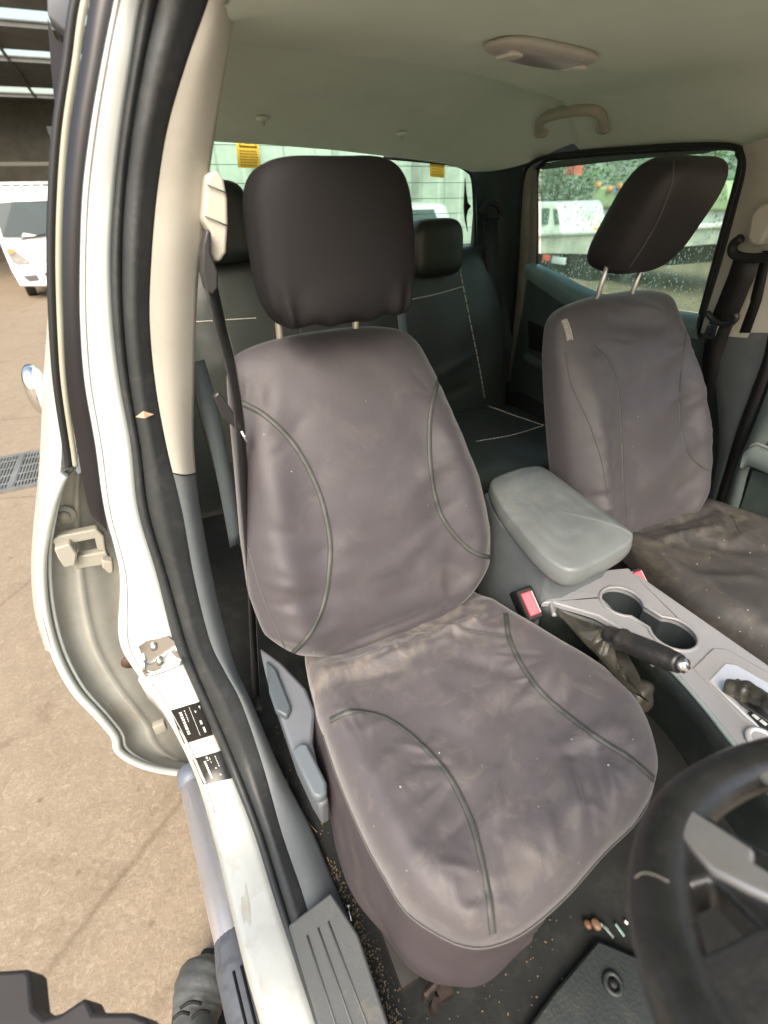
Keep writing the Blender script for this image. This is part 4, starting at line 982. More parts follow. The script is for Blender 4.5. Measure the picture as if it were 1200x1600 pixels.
# =================================================================== CEILING ITEMS
dl_p = UZ(850, 83, 1.232)
dome = thing('dome_light', 'oval cream interior light with grey lens on the headliner', 'interior light', dl_p)
dRot = Matrix.Rotation(math.radians(14), 3, 'Z')
obj('bezel', *pillow(dl_p+np.array([0, 0, .0]), (.25, .085, .020), dRot, 3.2, 2.6, 48, 16), M_BEIGE, dome)
obj('lens', *pillow(dl_p+np.array([-.0, 0, -.007]), (.21, .058, .014), dRot, 2.6, 3, 40, 12), M_LENS, dome)
obj('switch', *pillow(dl_p+np.array(dRot @ Vector((-.085, 0, -.011))), (.03, .04, .008), dRot, 4, 4, 20, 10), mat('switch_w', (.6, .58, .5), .4), dome)
obj('switch', *pillow(dl_p+np.array(dRot @ Vector((.085, 0, -.011))), (.035, .04, .008), dRot, 4, 4, 20, 10), MATS['switch_w'], dome)
gpx = [(848, 208), (843, 196), (852, 184), (890, 174), (925, 172), (940, 182), (944, 202)]
def on_hl(a, b, l):
    h = HL.ray_cast(Vector(CAM), Vector(ray(a, b)).normalized()); return np.array(h[0])-ray(a, b)/np.linalg.norm(ray(a, b))*l
gh = thing('grab_handle', 'cream grab handle on the roof edge above the left rear window', 'grab handle', on_hl(890, 190, .02))
HCM = mat('handle_cream', (.40, .375, .30), .5)
obj('handle_bar', *tube(spline([on_hl(a, b, (.004, .010, .022, .028, .028, .022, .006)[i]) for i, (a, b) in enumerate(gpx)], 44), .0125, 14), HCM, gh)
for a, b in ((846, 206), (943, 198)): obj('mount_cap', *pillow(on_hl(a, b, .002), (.03, .04, .03), None, 3, 3, 20, 14), HCM, gh)

# =================================================================== SEAT BELTS
def webbing(P, W, m, th=.0012):
    """band through points P with width vectors W"""
    rows = []
    for p, w in zip(P, W):
        w = np.array(w, float); n = np.cross(w, [0, 0, 1.]); n = n/(np.linalg.norm(n)+1e-9)*th
        rows.append([p-w/2-n, p+w/2-n, p+w/2+n, p-w/2+n])
    return loft(rows)
sbelt = thing('seat_belt', 'driver seat belt hanging from cream pillar guide beside the driver seat', 'seat belt', UY(330, 370, .2), 'front seat belts')
cvp = [UY(a, b, .20) for a, b in ((322, 275), (338, 265), (350, 278), (356, 310), (357, 350), (354, 395), (344, 410), (333, 408), (327, 395), (330, 365), (318, 345))]
obj('guide_cover', *prism(cvp, (-.004, .045, 0)), M_BEIGE, sbelt, bevel=.008, seg=4, auto=45)
obj('cover_groove', *tube([UY(324, 289, .197), UY(355, 302, .197)], .001, 5), M_PIPING, sbelt)
obj('cover_groove', *tube([UY(320, 338, .197), UY(356, 353, .197)], .001, 5), M_PIPING, sbelt)
obj('guide_loop', *prism([UY(a, b, .18) for a, b in ((322, 358), (330, 362), (330, 395), (341, 425), (341, 450), (332, 462), (322, 455), (315, 425), (316, 385))], (0, .03, 0)), mat('loop_plastic', (.03, .03, .032), .35), sbelt, bevel=.007, seg=4, auto=50)
bp = spline([UY(330, 445, .20), UY(345, 510, .185), UY(362, 580, .17), UY(374, 660, .15), UY(382, 760, .13), UY(390, 880, .12), UY(396, 1000, .11), UY(402, 1110, .10)], 50)
obj('webbing', *webbing(bp, [(.019+.002*math.sin(i*.3), .038, 0) for i in range(50)], M_WEB), M_WEB, sbelt)
ed = [p+np.array([.0095, .019, 0])+np.array([.001, -.002, 0]) for p in bp]
obj('webbing_edge', *tube(ed, .0008, 5), M_GREYTHREAD, sbelt)
tg = UY(362, 640, .14)
obj('tongue', *prism([UY(a, b, .135) for a, b in ((333, 620), (342, 612), (372, 655), (380, 668), (372, 674), (350, 655))], (0, .01, 0)), mat('tongue_black', (.02, .02, .022), .3), sbelt, bevel=.003, auto=40)
obj('tongue_blade', *prism([UY(a, b, .137) for a, b in ((375, 675), (380, 673), (390, 692), (386, 697))], (0, .003, 0)), M_CHROME, sbelt)
obj('retractor_webbing', *webbing(spline([UY(306, 565, .30), UY(328, 640, .30), UY(350, 740, .30), UY(370, 850, .29)], 20), [(.03, .01, 0)]*20, M_WEBG), M_WEBG, sbelt)
an = UZ(402, 1105, .13)
obj('anchor', *box(an, (.02, .035, .03)), M_BLACK, sbelt, bevel=.003)

pb = thing('seat_belt', 'passenger seat belt with bright latch hanging on the far door pillar', 'seat belt', US(1180, 380, -.05), 'front seat belts')
obj('guide_cover', *prism([US(a, b, -.075) for a, b in ((1166, 372), (1172, 335), (1184, 320), (1215, 315), (1240, 330), (1230, 385), (1205, 350), (1188, 384), (1172, 384))], (.03, 0, 0)), M_BEIGE, pb, bevel=.008, seg=4, auto=45)
obj('guide_loop', *tube(spline([US(a, b, -.085) for a, b in ((1158, 372), (1146, 382), (1146, 396), (1165, 403), (1195, 402), (1215, 395), (1212, 380))], 40), .010, 12), M_BLACK, pb)
wp = [[US(1150, 395, -.08), US(1190, 400, -.08)], [US(1138, 430, -.075), US(1176, 440, -.075)], [US(1122, 470, -.07), US(1158, 482, -.07)], [US(1108, 505, -.06), US(1142, 515, -.06)], [US(1098, 560, -.05), US(1124, 565, -.05)], [US(1095, 620, -.05), US(1112, 625, -.05)]]
obj('webbing', *grid([[a, b] for a, b in wp]), M_WEB, pb, solid=.002)
obj('retractor_webbing', *grid([[US(1192, 392, -.05), US(1206, 392, -.05)], [US(1172, 470, -.045), US(1190, 470, -.045)], [US(1150, 520, -.045), US(1172, 520, -.045)]]), M_BLACK, pb, solid=.002)
obj('tongue_grip', *tube(spline([US(a, b, -.085) for a, b in ((1104, 488), (1118, 502), (1138, 507), (1150, 498), (1148, 490))], 24), .007, 10), mat('tongue_black', (.02, .02, .022), .3), pb)
bl = [US(a, b, -.09) for a, b in ((1106, 506), (1123, 509), (1117, 526), (1112, 530), (1102, 529), (1099, 523))]
obj('tongue_blade', *prism(bl, (.003, 0, 0)), M_CHROME, pb, bevel=.0008)
obj('latch_hole', *prism([US(a, b, -.0905) for a, b in ((1107, 519), (1113, 520), (1111, 525), (1105, 524))], (.004, 0, 0)), M_BLACK, pb, smooth=False)

rbelt = thing('rear_seat_belt', 'black rear seat belt on the dark pillar beside the rear window', 'seat belt', UY(765, 330, 1.03))
obj('guide_loop', *tube(spline([UY(a, b, 1.04) for a, b in ((752, 330), (762, 318), (778, 322), (780, 338), (760, 338))], 24), .009, 10), M_BLACK, rbelt)
obj('webbing', *grid([[UY(756, 335, 1.04), UY(776, 338, 1.04)], [UY(758, 400, 1.02), UY(780, 404, 1.02)], [UY(765, 480, 1.0), UY(784, 484, 1.0)], [UY(772, 590, .98), UY(786, 594, .98)]]), M_BLACK, rbelt, solid=.003)
cb_ = thing('centre_rear_belt', 'pale grey webbing strap running down the rear bench backrest', 'seat belt', UY(628, 500, .88))
tr = trace(BB, [(624, 462), (628, 500), (633, 545)], 16)
obj('webbing', *ribbon(tr, .034, .004), M_WEBG, cb_)

# =================================================================== STEERING WHEEL
sw = thing('steering_wheel', 'worn black leather steering wheel with silver spokes at lower right', 'steering wheel', (-.31, -.686, .70))
TW = 1.053; WC = np.array([-.31, -.6865, .700]); wn = np.array([0, math.cos(TW), math.sin(TW)]); wu = np.array([0, -math.sin(TW), math.cos(TW)]); wx = np.array([1., 0, 0]); RW = .1894
rim = []
for i in range(160):
    a = 2*pi*i/160; c = WC+RW*(wx*math.cos(a)+wu*math.sin(a)); ra = wx*math.cos(a)+wu*math.sin(a)
    rim.append([c+(.0215*math.cos(q)*ra+.0195*math.sin(q)*wn)*(1+.03*math.sin(a*6)*math.cos(q)) for q in np.linspace(0, 2*pi, 22, endpoint=False)])
rimo = obj('rim', *grid(rim, closeu=True, closev=True), M_WHEEL, sw)
RB_ = bvh_of(rimo)
def wp_(px, py, o=0.): return U(px, py, wn, wn@WC+o)
def wplate(pts, top, th, m, name, bev=.005):
    return obj(name, *prism([wp_(a, b, top) for a, b in pts], -wn*th), m, sw, bevel=bev, seg=4, auto=50)
wplate([(1050, 1290), (1068, 1262), (1090, 1262), (1180, 1320), (1260, 1360), (1340, 1500), (1300, 1560), (1180, 1440), (1140, 1398), (1110, 1368), (1074, 1384), (1048, 1340)], .009, .03, M_WHEEL, 'spoke_backing', .008)
wplate([(1062, 1278), (1080, 1263), (1120, 1288), (1178, 1326), (1176, 1345), (1240, 1385), (1235, 1415), (1172, 1388), (1112, 1358), (1064, 1306)], .015, .008, M_SILVERG, 'spoke', .003)
wplate([(1164, 1192), (1185, 1182), (1260, 1190), (1330, 1250), (1320, 1330), (1240, 1300), (1200, 1222)], .010, .008, M_SILVERG, 'spoke', .003)
wplate([(1062, 1470), (1085, 1494), (1132, 1474), (1182, 1448), (1250, 1440), (1420, 1500), (1420, 1760), (1250, 1760), (1120, 1650), (1075, 1580)], .012, .04, mat('hub_vinyl', (.026, .026, .025), .42, var=.15, bump=.12, bs=300, stain=(.2, .17, .14), stain_amt=.4, stain_scale=12), 'hub_pad', .014)
tr = trace(RB_, [(992, 1372), (1005, 1364), (1025, 1368), (1045, 1378)], 16)
if len(tr) > 4: obj('rim_seam', *threads(tr, .0007, .0002), mat('rim_seam', (.13, .12, .10), .6), sw)
mb = MB()
for i in range(34):
    a = 1.55+i*.022; a = math.radians(118+i*1.5)
    c = WC+RW*(wx*math.cos(a)+wu*math.sin(a)); ra = -(wx*math.cos(a)+wu*math.sin(a)); ta = -wx*math.sin(a)+wu*math.cos(a)
    s = c+ra*.0165+wn*.0115; mb.add(tube([s-ta*.0022-wn*.003, s+ta*.0022+wn*.003], .0011, 5))
obj('stitches', mb.v, mb.f, M_BLACK, sw)
obj('column_filler', *pillow(WC-wn*.125+wu*.01, (.27, .24, .15), Matrix.Rotation(.45, 3, 'X'), 3, 3, 30, 20), M_BLACK, sw)  # black block added so the openings between the spokes look dark
obj('column', *tube([WC-wn*.03, WC-wn*.25], [.075, .09], 24), M_BLACK, sw)

# =================================================================== FLOOR THINGS
fm = thing('floor_mat', 'black rubber driver floor mat with round fixing eye', 'floor mat', UZ(950, 1560, .02))
mpts = [UZ(a, b, .016) for a, b in ((934, 1468), (1010, 1500), (1100, 1560), (1250, 1800), (1000, 2100), (760, 1900), (800, 1640), (865, 1550))]
obj('mat_body', *prism(mpts, (0, 0, -.012)), M_MATR, fm, bevel=.004, auto=40)
q = UZ(958, 1537, .018); obj('fixing_eye', *tube([q+np.array([.012*math.cos(t), .012*math.sin(t), 0]) for t in np.linspace(0, 2*pi, 24, endpoint=False)], .0045, 8, closed=True), M_MATR, fm)
obj('fixing_post', *tube([q+np.array([0, 0, -.004]), q+np.array([0, 0, .004])], .006, 12), M_BLACK, fm)
FB = bvh_of(floor)
def floor_at(px, py, lift=.003):
    h = FB.ray_cast(Vector(CAM), Vector(ray(px, py)).normalized())
    return np.array(h[0])+np.array([0, 0, lift]) if h[0] is not None else UZ(px, py, .01)
p = floor_at(545, 1420); p2 = floor_at(549, 1441)
mb = MB(); rnd = random.Random(21)
for bvx, rng_, n_ in ((CD, (500, 1010, 960, 1440), 22), (BD, (400, 760, 560, 1040), 8), (CP, (960, 1200, 810, 1030), 40), (BP, (860, 1120, 480, 800), 14)):
    for _ in range(n_):
        h = bvx.ray_cast(Vector(CAM), Vector(ray(rnd.uniform(rng_[0], rng_[1]), rnd.uniform(rng_[2], rng_[3]))).normalized())
        if h[0] is not None:
            r = rnd.choice([.0004, .0006, .0006, .001]); mb.add(box(np.array(h[0])+np.array([0, 0, r*.4]), (r*rnd.uniform(1, 2.5), r*1.3, r), Matrix.Rotation(rnd.random()*3, 3, 'Z')))
tag(obj('lint', mb.v, mb.f, mat('lint', (.6, .56, .48), .8), smooth=False), 'tiny pale lint and crumbs scattered over the front seat covers', 'lint', kind='stuff')
bo = thing('loose_bolt', 'small bright bolt lying on the carpet beside the driver sill', 'bolt', p)
obj('shank', *tube([p+np.array([0, 0, .004]), p2+np.array([0, 0, .003])], .0022, 8), M_CHROME, bo)
obj('head', *tube([p+np.array([0, 0, .004]), p+(p-p2)*.15+np.array([0, 0, .004])], .0055, 6), M_STEEL, bo)
for (a, b), lab, mm, s in (((917, 1446), 'small brown nut shell on the carpet in front of driver cushion', mat('nut_brown', (.12, .06, .035), .5, var=.3, vs=200), .008), ((930, 1446), 'larger tan nut shell lying against the clear plastic scraps', mat('nut_tan', (.15, .095, .055), .5, var=.3, vs=200), .010)):
    c = floor_at(a, b, .006); tag(obj('nut_shell', *pillow(c, (s*1.5, s*1.9, s*1.3), None, 2.2, 2.2, 16, 12), mm), lab, 'nut shell', 'debris on the carpet')
for k, ((a, b), lab, ang) in enumerate((((943, 1450), 'clear plastic scrap right beside the tan nut shell', .4), ((950, 1458), 'long clear plastic sliver below the other scraps', .7), ((967, 1455), 'dull green plastic scrap between sliver and steering wheel rim', .8), ((977, 1443), 'tiny white glinting chip nearest the steering wheel rim', .5))):
    c = floor_at(a, b, .006); L_ = (.018, .022, .022, .007)[k]
    tag(obj('plastic_scrap', *box(c, (L_*.9, .005, .003), Matrix.Rotation(-ang-.6, 3, 'Z') @ Matrix.Rotation(.3, 3, 'Y')), (mat('clear_scrap', (.14, .17, .16), .12), MATS['clear_scrap'], mat('green_scrap', (.15, .25, .22), .2), mat('white_scrap', (.7, .7, .7), .2))[k] if k != 1 else MATS['clear_scrap'], bevel=.001), lab, 'plastic scrap', 'debris on the carpet')
tw_ = [floor_at(a, b, .008) for a, b in ((448, 1218), (455, 1240), (462, 1262), (480, 1285), (496, 1303))]
stw = thing('dry_stalk', 'pale dry grass stalk lying along the inside of the sill', 'grass stalk', tw_[2])
obj('stem', *tube(spline(tw_, 20), .0013, 5), M_DEBRIS, stw)
obj('seed_head', *pillow(tw_[2], (.012, .012, .008), None, 2, 2, 10, 8), M_DEBRIS, stw)
mb = MB(); rnd = random.Random(11)
for k in range(700):
    z_ = rnd.random()
    if k < 420: t = rnd.random(); a = 512+t*110+rnd.gauss(0, 9); b = 1340+t*260
    elif k < 560: a = rnd.uniform(420, 520); b = rnd.uniform(1120, 1320)
    else: a = rnd.uniform(560, 1000); b = rnd.uniform(1430, 1600)
    c = floor_at(a, b, .002); r = rnd.uniform(.0003, .0010)
    mb.add(box(c, (r*rnd.uniform(1, 4), r*rnd.uniform(1, 3), r), Matrix.Rotation(rnd.random()*3, 3, 'Z')))
tag(obj('grit', mb.v, mb.f, M_DEBRIS, smooth=False), 'scattered straw and grit on the dark carpet by the sill', 'grit', kind='stuff')

# =================================================================== RIGHT REAR DOOR (open a little, outside left)
od = thing('rear_side_door', 'white right rear door ajar outside the pillar, showing its dusty hinge edge', 'car door', (-.95, .5, -.3))
edge = [(92, 742), (75, 790), (60, 870), (64, 950), (82, 1020), (112, 1078), (150, 1120), (174, 1150), (180, 1172), (205, 1190), (245, 1203), (300, 1210)]
EY = [.30, .31, .34, .35, .35, .34, .33, .33, .33, .33, .33, .33]
E3 = spline([UY(a+5, b, y) for (a, b), y in zip(edge, EY)], 110)
inn = spline([UY(a, b, .40) for a, b in ((150, 750), (165, 800), (185, 860), (200, 940), (215, 1010), (240, 1060), (270, 1110), (290, 1140), (300, 1160), (310, 1180), (320, 1195), (330, 1215))], 110)
rows = []
for a, b in zip(E3, inn):
    r = []
    for t in np.linspace(0, 1, 24):
        rec = .03*smooth01(t/.12)-.012*math.exp(-((t-.42)/.05)**2)+.006*math.sin(t*9)
        r.append(a+(b-a)*t+np.array([0, rec, 0])+np.array([0, .004*nz(a+(b-a)*t, 8), 0]))
    rows.append(r)
obj('hinge_face', *grid(rows), M_JAMB, od)
obj('edge_flange', *tube(E3, [.0095]*110, 12), M_WHITE, od)
obj('inner_bead', *tube([a+(b-a)*.09+np.array([0, .006, 0]) for a, b in zip(E3, inn)], .004, 8), M_WHITE, od)
# outer skin: runs back from the edge
sk = [(88, 495), (74, 560), (67, 620), (64, 700), (62, 760), (58, 870)]
SK = spline([UY(a, b, .36) for a, b in ((92, 480), (97, 560), (96, 640), (94, 740))], 40)+[]
rows = []
oute = spline([UY(a, b, .75) for a, b in ((82, 470), (72, 560), (66, 640), (63, 700), (61, 760), (56, 870), (60, 950), (78, 1010))], 60)
ine = spline([UY(a, b, .34) for a, b in ((96, 470), (97, 560), (97, 640), (94, 735), (75, 795), (60, 870), (64, 950), (80, 1018))], 60)
for a, b in zip(ine, oute): rows.append([a+(b-a)*t+np.array([-.012*math.sin(pi*t), 0, 0]) for t in np.linspace(0, 1, 10)]+[b+np.array([.02, .5, 0])])
obj('outer_skin', *grid(rows), M_WHITE, od)
# window frame, glass side and waist seal
bg = spline([UY(a, b, .30) for a, b in ((175, -150), (133, 0), (118, 100), (103, 200), (95, 300), (92, 400), (94, 500), (100, 600), (114, 700), (118, 728))], 90)
obj('frame_lip', *tube(bg, .0042, 10), mat('frame_lip_paint', (.34, .33, .26), .4, var=.1), od)
bg2 = [p+np.array([-.010, .004, 0]) for p in bg]
obj('window_frame', *tube(bg2, .006, 8), M_RUBBERB, od)
obj('waist_seal', *prism([UY(a, b, .33) for a, b in ((96, 600), (106, 640), (112, 700), (116, 735), (100, 752), (96, 748), (96, 690))], (0, .05, 0)), mat('waist_rubber', (.06, .065, .06), .7, bump=.5, bs=160, var=.3), od, bevel=.003)
obj('glass_visor', *prism([UY(a, b, .42) for a, b in ((74, 28), (86, 60), (112, 75), (96, 240), (92, 250), (86, 170), (80, 110))], (0, .02, 0)), mat('visor_black', (.012, .01, .016), .3), od, smooth=False)
obj('gutter_moulding', *prism([UY(a, b, .38) for a, b in ((73, -40), (130, -40), (120, 40), (115, 60), (96, 45), (74, 26))], (0, .05, 0)), mat('moulding_grey', (.11, .12, .14), .5, var=.15), od, bevel=.004)
p = UY(60, 610, .85)
obj('door_handle', *pillow(p, (.05, .10, .13), None, 2.5, 2.3, 20, 16), M_CHROME, od)
hm = mat('hinge_paint', (.30, .29, .25), .5, stain=(.35, .22, .12), stain_amt=.6, stain_scale=30)
def hpoly(pts, y0, d, name, m=hm, par=None): return obj(name, *prism([UY(a, b, y0) for a, b in pts], (0, d, 0)), m, par or od, bevel=.003, auto=40)
h1 = hpoly([(82, 845), (92, 838), (150, 827), (162, 838), (166, 862), (152, 860), (148, 842), (112, 850), (100, 854), (84, 852)], .335, .02, 'door_hinge')
hpoly([(84, 858), (108, 850), (120, 866), (118, 884), (100, 888), (90, 872)], .315, .03, 'hinge_leaf', hm, h1)
hpoly([(120, 870), (165, 862), (172, 875), (160, 884), (118, 890)], .33, .02, 'hinge_leaf', hm, h1)
hpoly([(158, 876), (176, 878), (178, 895), (170, 897), (160, 888)], .31, .02, 'hinge_pin', hm, h1)
q = UY(100, 806, .36); obj('hinge_bolt', *tube([q, q+np.array([0, -.008, 0])], .011, 16), hm, od)
obj('bolt_pad', *tube([q+np.array([0, .006, 0]), q+np.array([0, 0, 0])], .020, 20), M_JAMB, od)
q = UY(203, 1033, .365); obj('drain_hole', *tube([q, q+np.array([0, -.004, 0])], .020, 18), mat('rust_hole', (.09, .05, .035), .7, var=.3), od)
obj('check_block', *box(UY(250, 1135, .33), (.03, .02, .035)), hm, od, bevel=.003)
# cab outer skin behind the pillar so the gap is closed
obj('pillar_back', *grid([[a+np.array([.01, .02, 0]), a+np.array([.02, .16, 0])] for a in cWL]), M_JAMB, cab)

# =================================================================== SIDE STEP
ss = thing('side_step', 'chrome tube side step with black end cap and ribbed tread pad below the sill', 'side step', UZ(330, 1400, -.30))
c0, c1_, c2_ = UZ(303, 1218, -.30), UZ(345, 1390, -.30), UZ(400, 1620, -.30)
dd = (c1_-c0)/np.linalg.norm(c1_-c0); end = c1_+dd*1.1
obj('tube', *tube([c0-dd*.0, end], .038, 32), M_STEP, ss)
obj('end_cap', *tube([c0-dd*.035, c0-dd*.03, c0+dd*.02], [.034, .040, .040], 28), mat('cap_blue_grey', (.13, .15, .19), .4, stain=(.3, .27, .2), stain_amt=.3), ss)
p0 = UZ(347, 1385, -.27); pw = np.array([1., .25, 0])*.03
rings = []
for t in np.linspace(0, 1, 26):
    c = c1_+dd*(t*.95)+np.array([0, 0, 0]); k = min(1, (t*26/4)**.5 if t > 0 else .15)
    sd = np.cross(dd, [0, 0, 1.]); sd /= np.linalg.norm(sd)
    rings.append([c+sd*.047*k*math.cos(q)+np.array([0, 0, 1])*(.047*k*math.sin(q)) for q in np.linspace(0, 2*pi, 24, endpoint=False)])
obj('tread_pad', *loft(rings), M_STEPP, ss)
mb = MB()
for o_ in (-.022, -.008, .008):
    mb.add(tube([c1_+dd*.17+sd*o_+np.array([0, 0, .046]), c1_+dd*.95+sd*o_+np.array([0, 0, .046])], .003, 6))
obj('tread_ribs', mb.v, mb.f, M_BLACK, ss)

# =================================================================== BOOT below the step
bt = thing('work_boot', 'dark grey rubber boot on the concrete half hidden by the side step', 'boot', UZ(320, 1570, GZ))
A0 = UZ(330, 1500, GZ+.10); A1 = UZ(305, 1600, GZ+.12); A2 = UZ(290, 1720, GZ+.16); A3 = UZ(285, 1800, GZ+.40)
pts = spline([A0+np.array([.02, .0, -.02]), A0*.5+A1*.5, A1, A2, A3], 40)
rr = [max(.006, .075*math.sin(min(1, i/9)*pi/2)) if i < 9 else .062+.012*math.sin(i*.22) for i in range(40)]
rr = [r*(1+.03*math.sin(i*1.9)) for i, r in enumerate(rr)]
obj('upper', *tube(pts, rr, 28), mat('boot_rubber', (.07, .075, .072), .5, var=.2, vs=12, bump=.2, bs=60, stain=(.3, .27, .22), stain_amt=.35, stain_scale=12), bt)
mb = MB()
for (a, b), (c, d) in (((282, 1575), (315, 1568)), ((300, 1590), (328, 1582)), ((270, 1592), (296, 1584))):
    mb.add(tube(spline([UZ(a, b, GZ+.19), UZ((a+c)/2, (b+d)/2-6, GZ+.195), UZ(c, d, GZ+.185)], 10), .0035, 8))
obj('creases', mb.v, mb.f, M_BLACK, bt)
obj('sole', *prism([UZ(a, b, GZ+.03) for a, b in ((318, 1480), (350, 1480), (368, 1540), (350, 1640), (290, 1700), (262, 1660), (270, 1560))], (0, 0, -.029)), M_BLACK, bt, bevel=.006)

# =================================================================== OPEN DRIVER DOOR (dark, bottom left, close)
dr = thing('front_door', 'dark inner edge of the opened driver door cutting across the bottom left corner', 'car door', (-1.0, -.35, .2))
dp = [(-260, 1500), (0, 1517), (40, 1514), (47, 1520), (52, 1575), (70, 1590), (95, 1583), (130, 1560), (136, 1560), (146, 1582), (205, 1582), (226, 1590), (255, 1615), (300, 1800), (-260, 1900)]
obj('door_panel', *prism([UZ(a, b, .30) for a, b in dp], (0, .005, -.05)), mat('door_dark', (.03, .026, .025), .7, var=.2), dr, bevel=.010, auto=40)

# =================================================================== WHITE LIGHT TRUCK (outside left)
TY = 12.0; tp = UZ(64, 465, GZ); tcx, tcy = float(tp[0])+.55, float(tp[1])
tr_ = thing('light_truck', 'white cab-over light truck parked in the yard facing the camera', 'truck', (tcx, tcy, GZ))
ang = math.atan2(-(tcx-CAM[0]), (tcy-CAM[1])); Rz = Matrix.Rotation(ang, 3, 'Z')
def TL(x, y, z): v = Rz @ Vector((x, y, z)); return np.array([tcx+v.x, tcy+v.y, GZ+v.z])
def tprism(pts, y0, d, name, m, par=tr_, bevel=.0):  # pts in (x,z)
    a = [TL(x, y0, z) for x, z in pts]; b = TL(0, y0+d, 0)-TL(0, y0, 0); return obj(name, *prism(a, b), m, par, bevel=bevel, seg=3, auto=40)
WT = mat('truck_white', (.78, .79, .80), .3, coat=.3)
rings = []
prof = [(0, .42, .82, .78), (-.08, .50, .85, 1.0), (-.08, .9, .85, 1.0), (-.03, 1.05, .84, 1.0), (.10, 1.62, .79, 1.0), (.17, 1.78, .77, 1.0), (.32, 1.86, .74, 1.)]
rows = []
for (yy, z, hw, k) in prof:
    rows.append([TL(-hw, yy+.12, z), TL(-hw*.93, yy+.02, z), TL(-hw*.5, yy-.03, z), TL(0, yy-.04, z), TL(hw*.5, yy-.03, z), TL(hw*.93, yy+.02, z), TL(hw, yy+.12, z)])
obj('cab_front', *grid(rows), WT, tr_)
for s in (-1, 1):
    obj('cab_side', *prism([TL(s*.84, .0, .42), TL(s*.84, 1.2, .42), TL(s*.72, 1.2, 1.84), TL(s*.70, .45, 1.84), TL(s*.75, .27, 1.62), TL(s*.84, .06, 1.0)], TL(s*-.04, 0, 0)-TL(0, 0, 0)), WT, tr_)
obj('roof', *prism([TL(-.70, .40, 1.84), TL(.70, .40, 1.84), TL(.70, 1.3, 1.86), TL(-.70, 1.3, 1.86)], (0, 0, .03)), WT, tr_)
obj('windscreen', *prism([TL(-.77, .0, 1.09), TL(-.4, -.055, 1.07), TL(.4, -.055, 1.07), TL(.77, .0, 1.09), TL(.73, .11, 1.62), TL(.4, .065, 1.64), TL(-.4, .065, 1.64), TL(-.73, .11, 1.62)], TL(0, -.03, .005)-TL(0, 0, 0)), mat('truck_glass', (.05, .07, .075), .35, spec=.5), tr_, smooth=False)
tprism([(-.5, 1.05), (-.06, 1.12), (-.05, 1.10), (-.48, 1.03)], -.12, .02, 'wiper', M_BLACK)
tprism([(.06, 1.05), (.5, 1.10), (.5, 1.08), (.08, 1.03)], -.12, .02, 'wiper', M_BLACK)
HLm = mat('truck_lamp', (.55, .55, .55), .15, metal=.6, var=.3, vs=12)
for s in (-1, 1):
    hlp = tprism([(s*.80, .90), (s*.70, .92), (s*.50, .66), (s*.56, .62), (s*.76, .66)], -.14, .05, 'headlight', HLm)
    tprism([(s*.78, .885), (s*.70, .895), (s*.66, .84), (s*.76, .82)], -.155, .03, 'indicator', mat('indicator_orange', (.75, .32, .12), .3), hlp)
tprism([(-.84, .62), (.84, .62), (.80, .26), (.4, .22), (-.4, .22), (-.80, .26)], -.17, .25, 'bumper', WT, bevel=.03)
for s in (-1, 1): tprism([(s*.70, .44), (s*.46, .44), (s*.44, .34), (s*.62, .33)], -.18, .03, 'fog_lamp', mat('lamp_dark', (.12, .12, .13), .3), bevel=.01)
tprism([(-.32, .46), (.32, .46), (.32, .41), (-.32, .41)], -.18, .03, 'grille_slot', M_BLACK); tprism([(-.32, .37), (.32, .37), (.30, .32), (-.30, .32)], -.18, .03, 'grille_slot', M_BLACK)
for s in (-1, 1):
    mk = tube([TL(s*.76, .50, .30), TL(s*.60, .50, .30)], .30, 28); wh = obj('wheel', *mk, mat('tyre', (.02, .02, .02), .7), tr_, auto=40)
    obj('hub', *tube([TL(s*.77, .5, .30), TL(s*.70, .5, .30)], .15, 20), M_STEEL, wh, auto=40)
mb = MB()
mb.add(tube([TL(-.70, .5, 1.93), TL(.70, .5, 1.93)], .022, 8)); mb.add(tube([TL(-.68, .42, 1.86), TL(.68, .42, 1.86)], .02, 8))
for x in np.linspace(-.66, .66, 9): mb.add(tube([TL(x, .5, 1.93), TL(x, .42, 1.86)], .012, 6)); mb.add(tube([TL(x, .5, 1.93), TL(x, 1.2, 1.93)], .012, 6))
obj('roof_rack', mb.v, mb.f, WT, tr_)
for s in (-1, 1):
    obj('mirror_arm', *tube([TL(s*.80, .2, 1.2), TL(s*.96, .1, 1.25)], .012, 6), M_BLACK, tr_); obj('mirror', *box(TL(s*.98, .08, 1.28), (.14, .06, .26)), M_BLACK, tr_, bevel=.02)
tprism([(-.86, .5), (.86, .5), (.86, .62), (-.86, .62)], 1.35, 3.0, 'tray', WT)

# =================================================================== SHED behind the truck
shd = thing('open_shed', 'dim open sided shed with rows of skylights behind the white truck', 'shed', (-7, 24, GZ))
SW = mat('shed_wall', (.10, .095, .075), .85, var=.25, vs=1.5, bump=.2, bs=8)
obj('back_wall', *box((-9, 26.6, GZ+2.5), (30, .3, 4.7)), SW, shd, smooth=False)
obj('side_wall', *box((-24, 20, GZ+2.4), (.3, 13, 4.6)), SW, shd, smooth=False)
SR = mat('shed_roof', (.13, .135, .125), .7, var=.2, vs=2, bump=.2, bs=12)
mb = MB()
def zroof(y): return 4.62-(y-13)*.045
for a, b in [(13.0, 16.2), (17.0, 19.4), (20.1, 23.9), (24.9, 26.5)]:
    mb.add(([(-24, a, zroof(a)), (6, a, zroof(a)), (6, b, zroof(b)), (-24, b, zroof(b))], [[0, 1, 2, 3]]))
for y in (17.1, 20.2, 25.0): mb.add(box((-9, y, zroof(y)-.05), (30, .10, .10)))
obj('roof_sheets', mb.v, mb.f, SR, shd, smooth=False, solid=.03)
mb = MB()
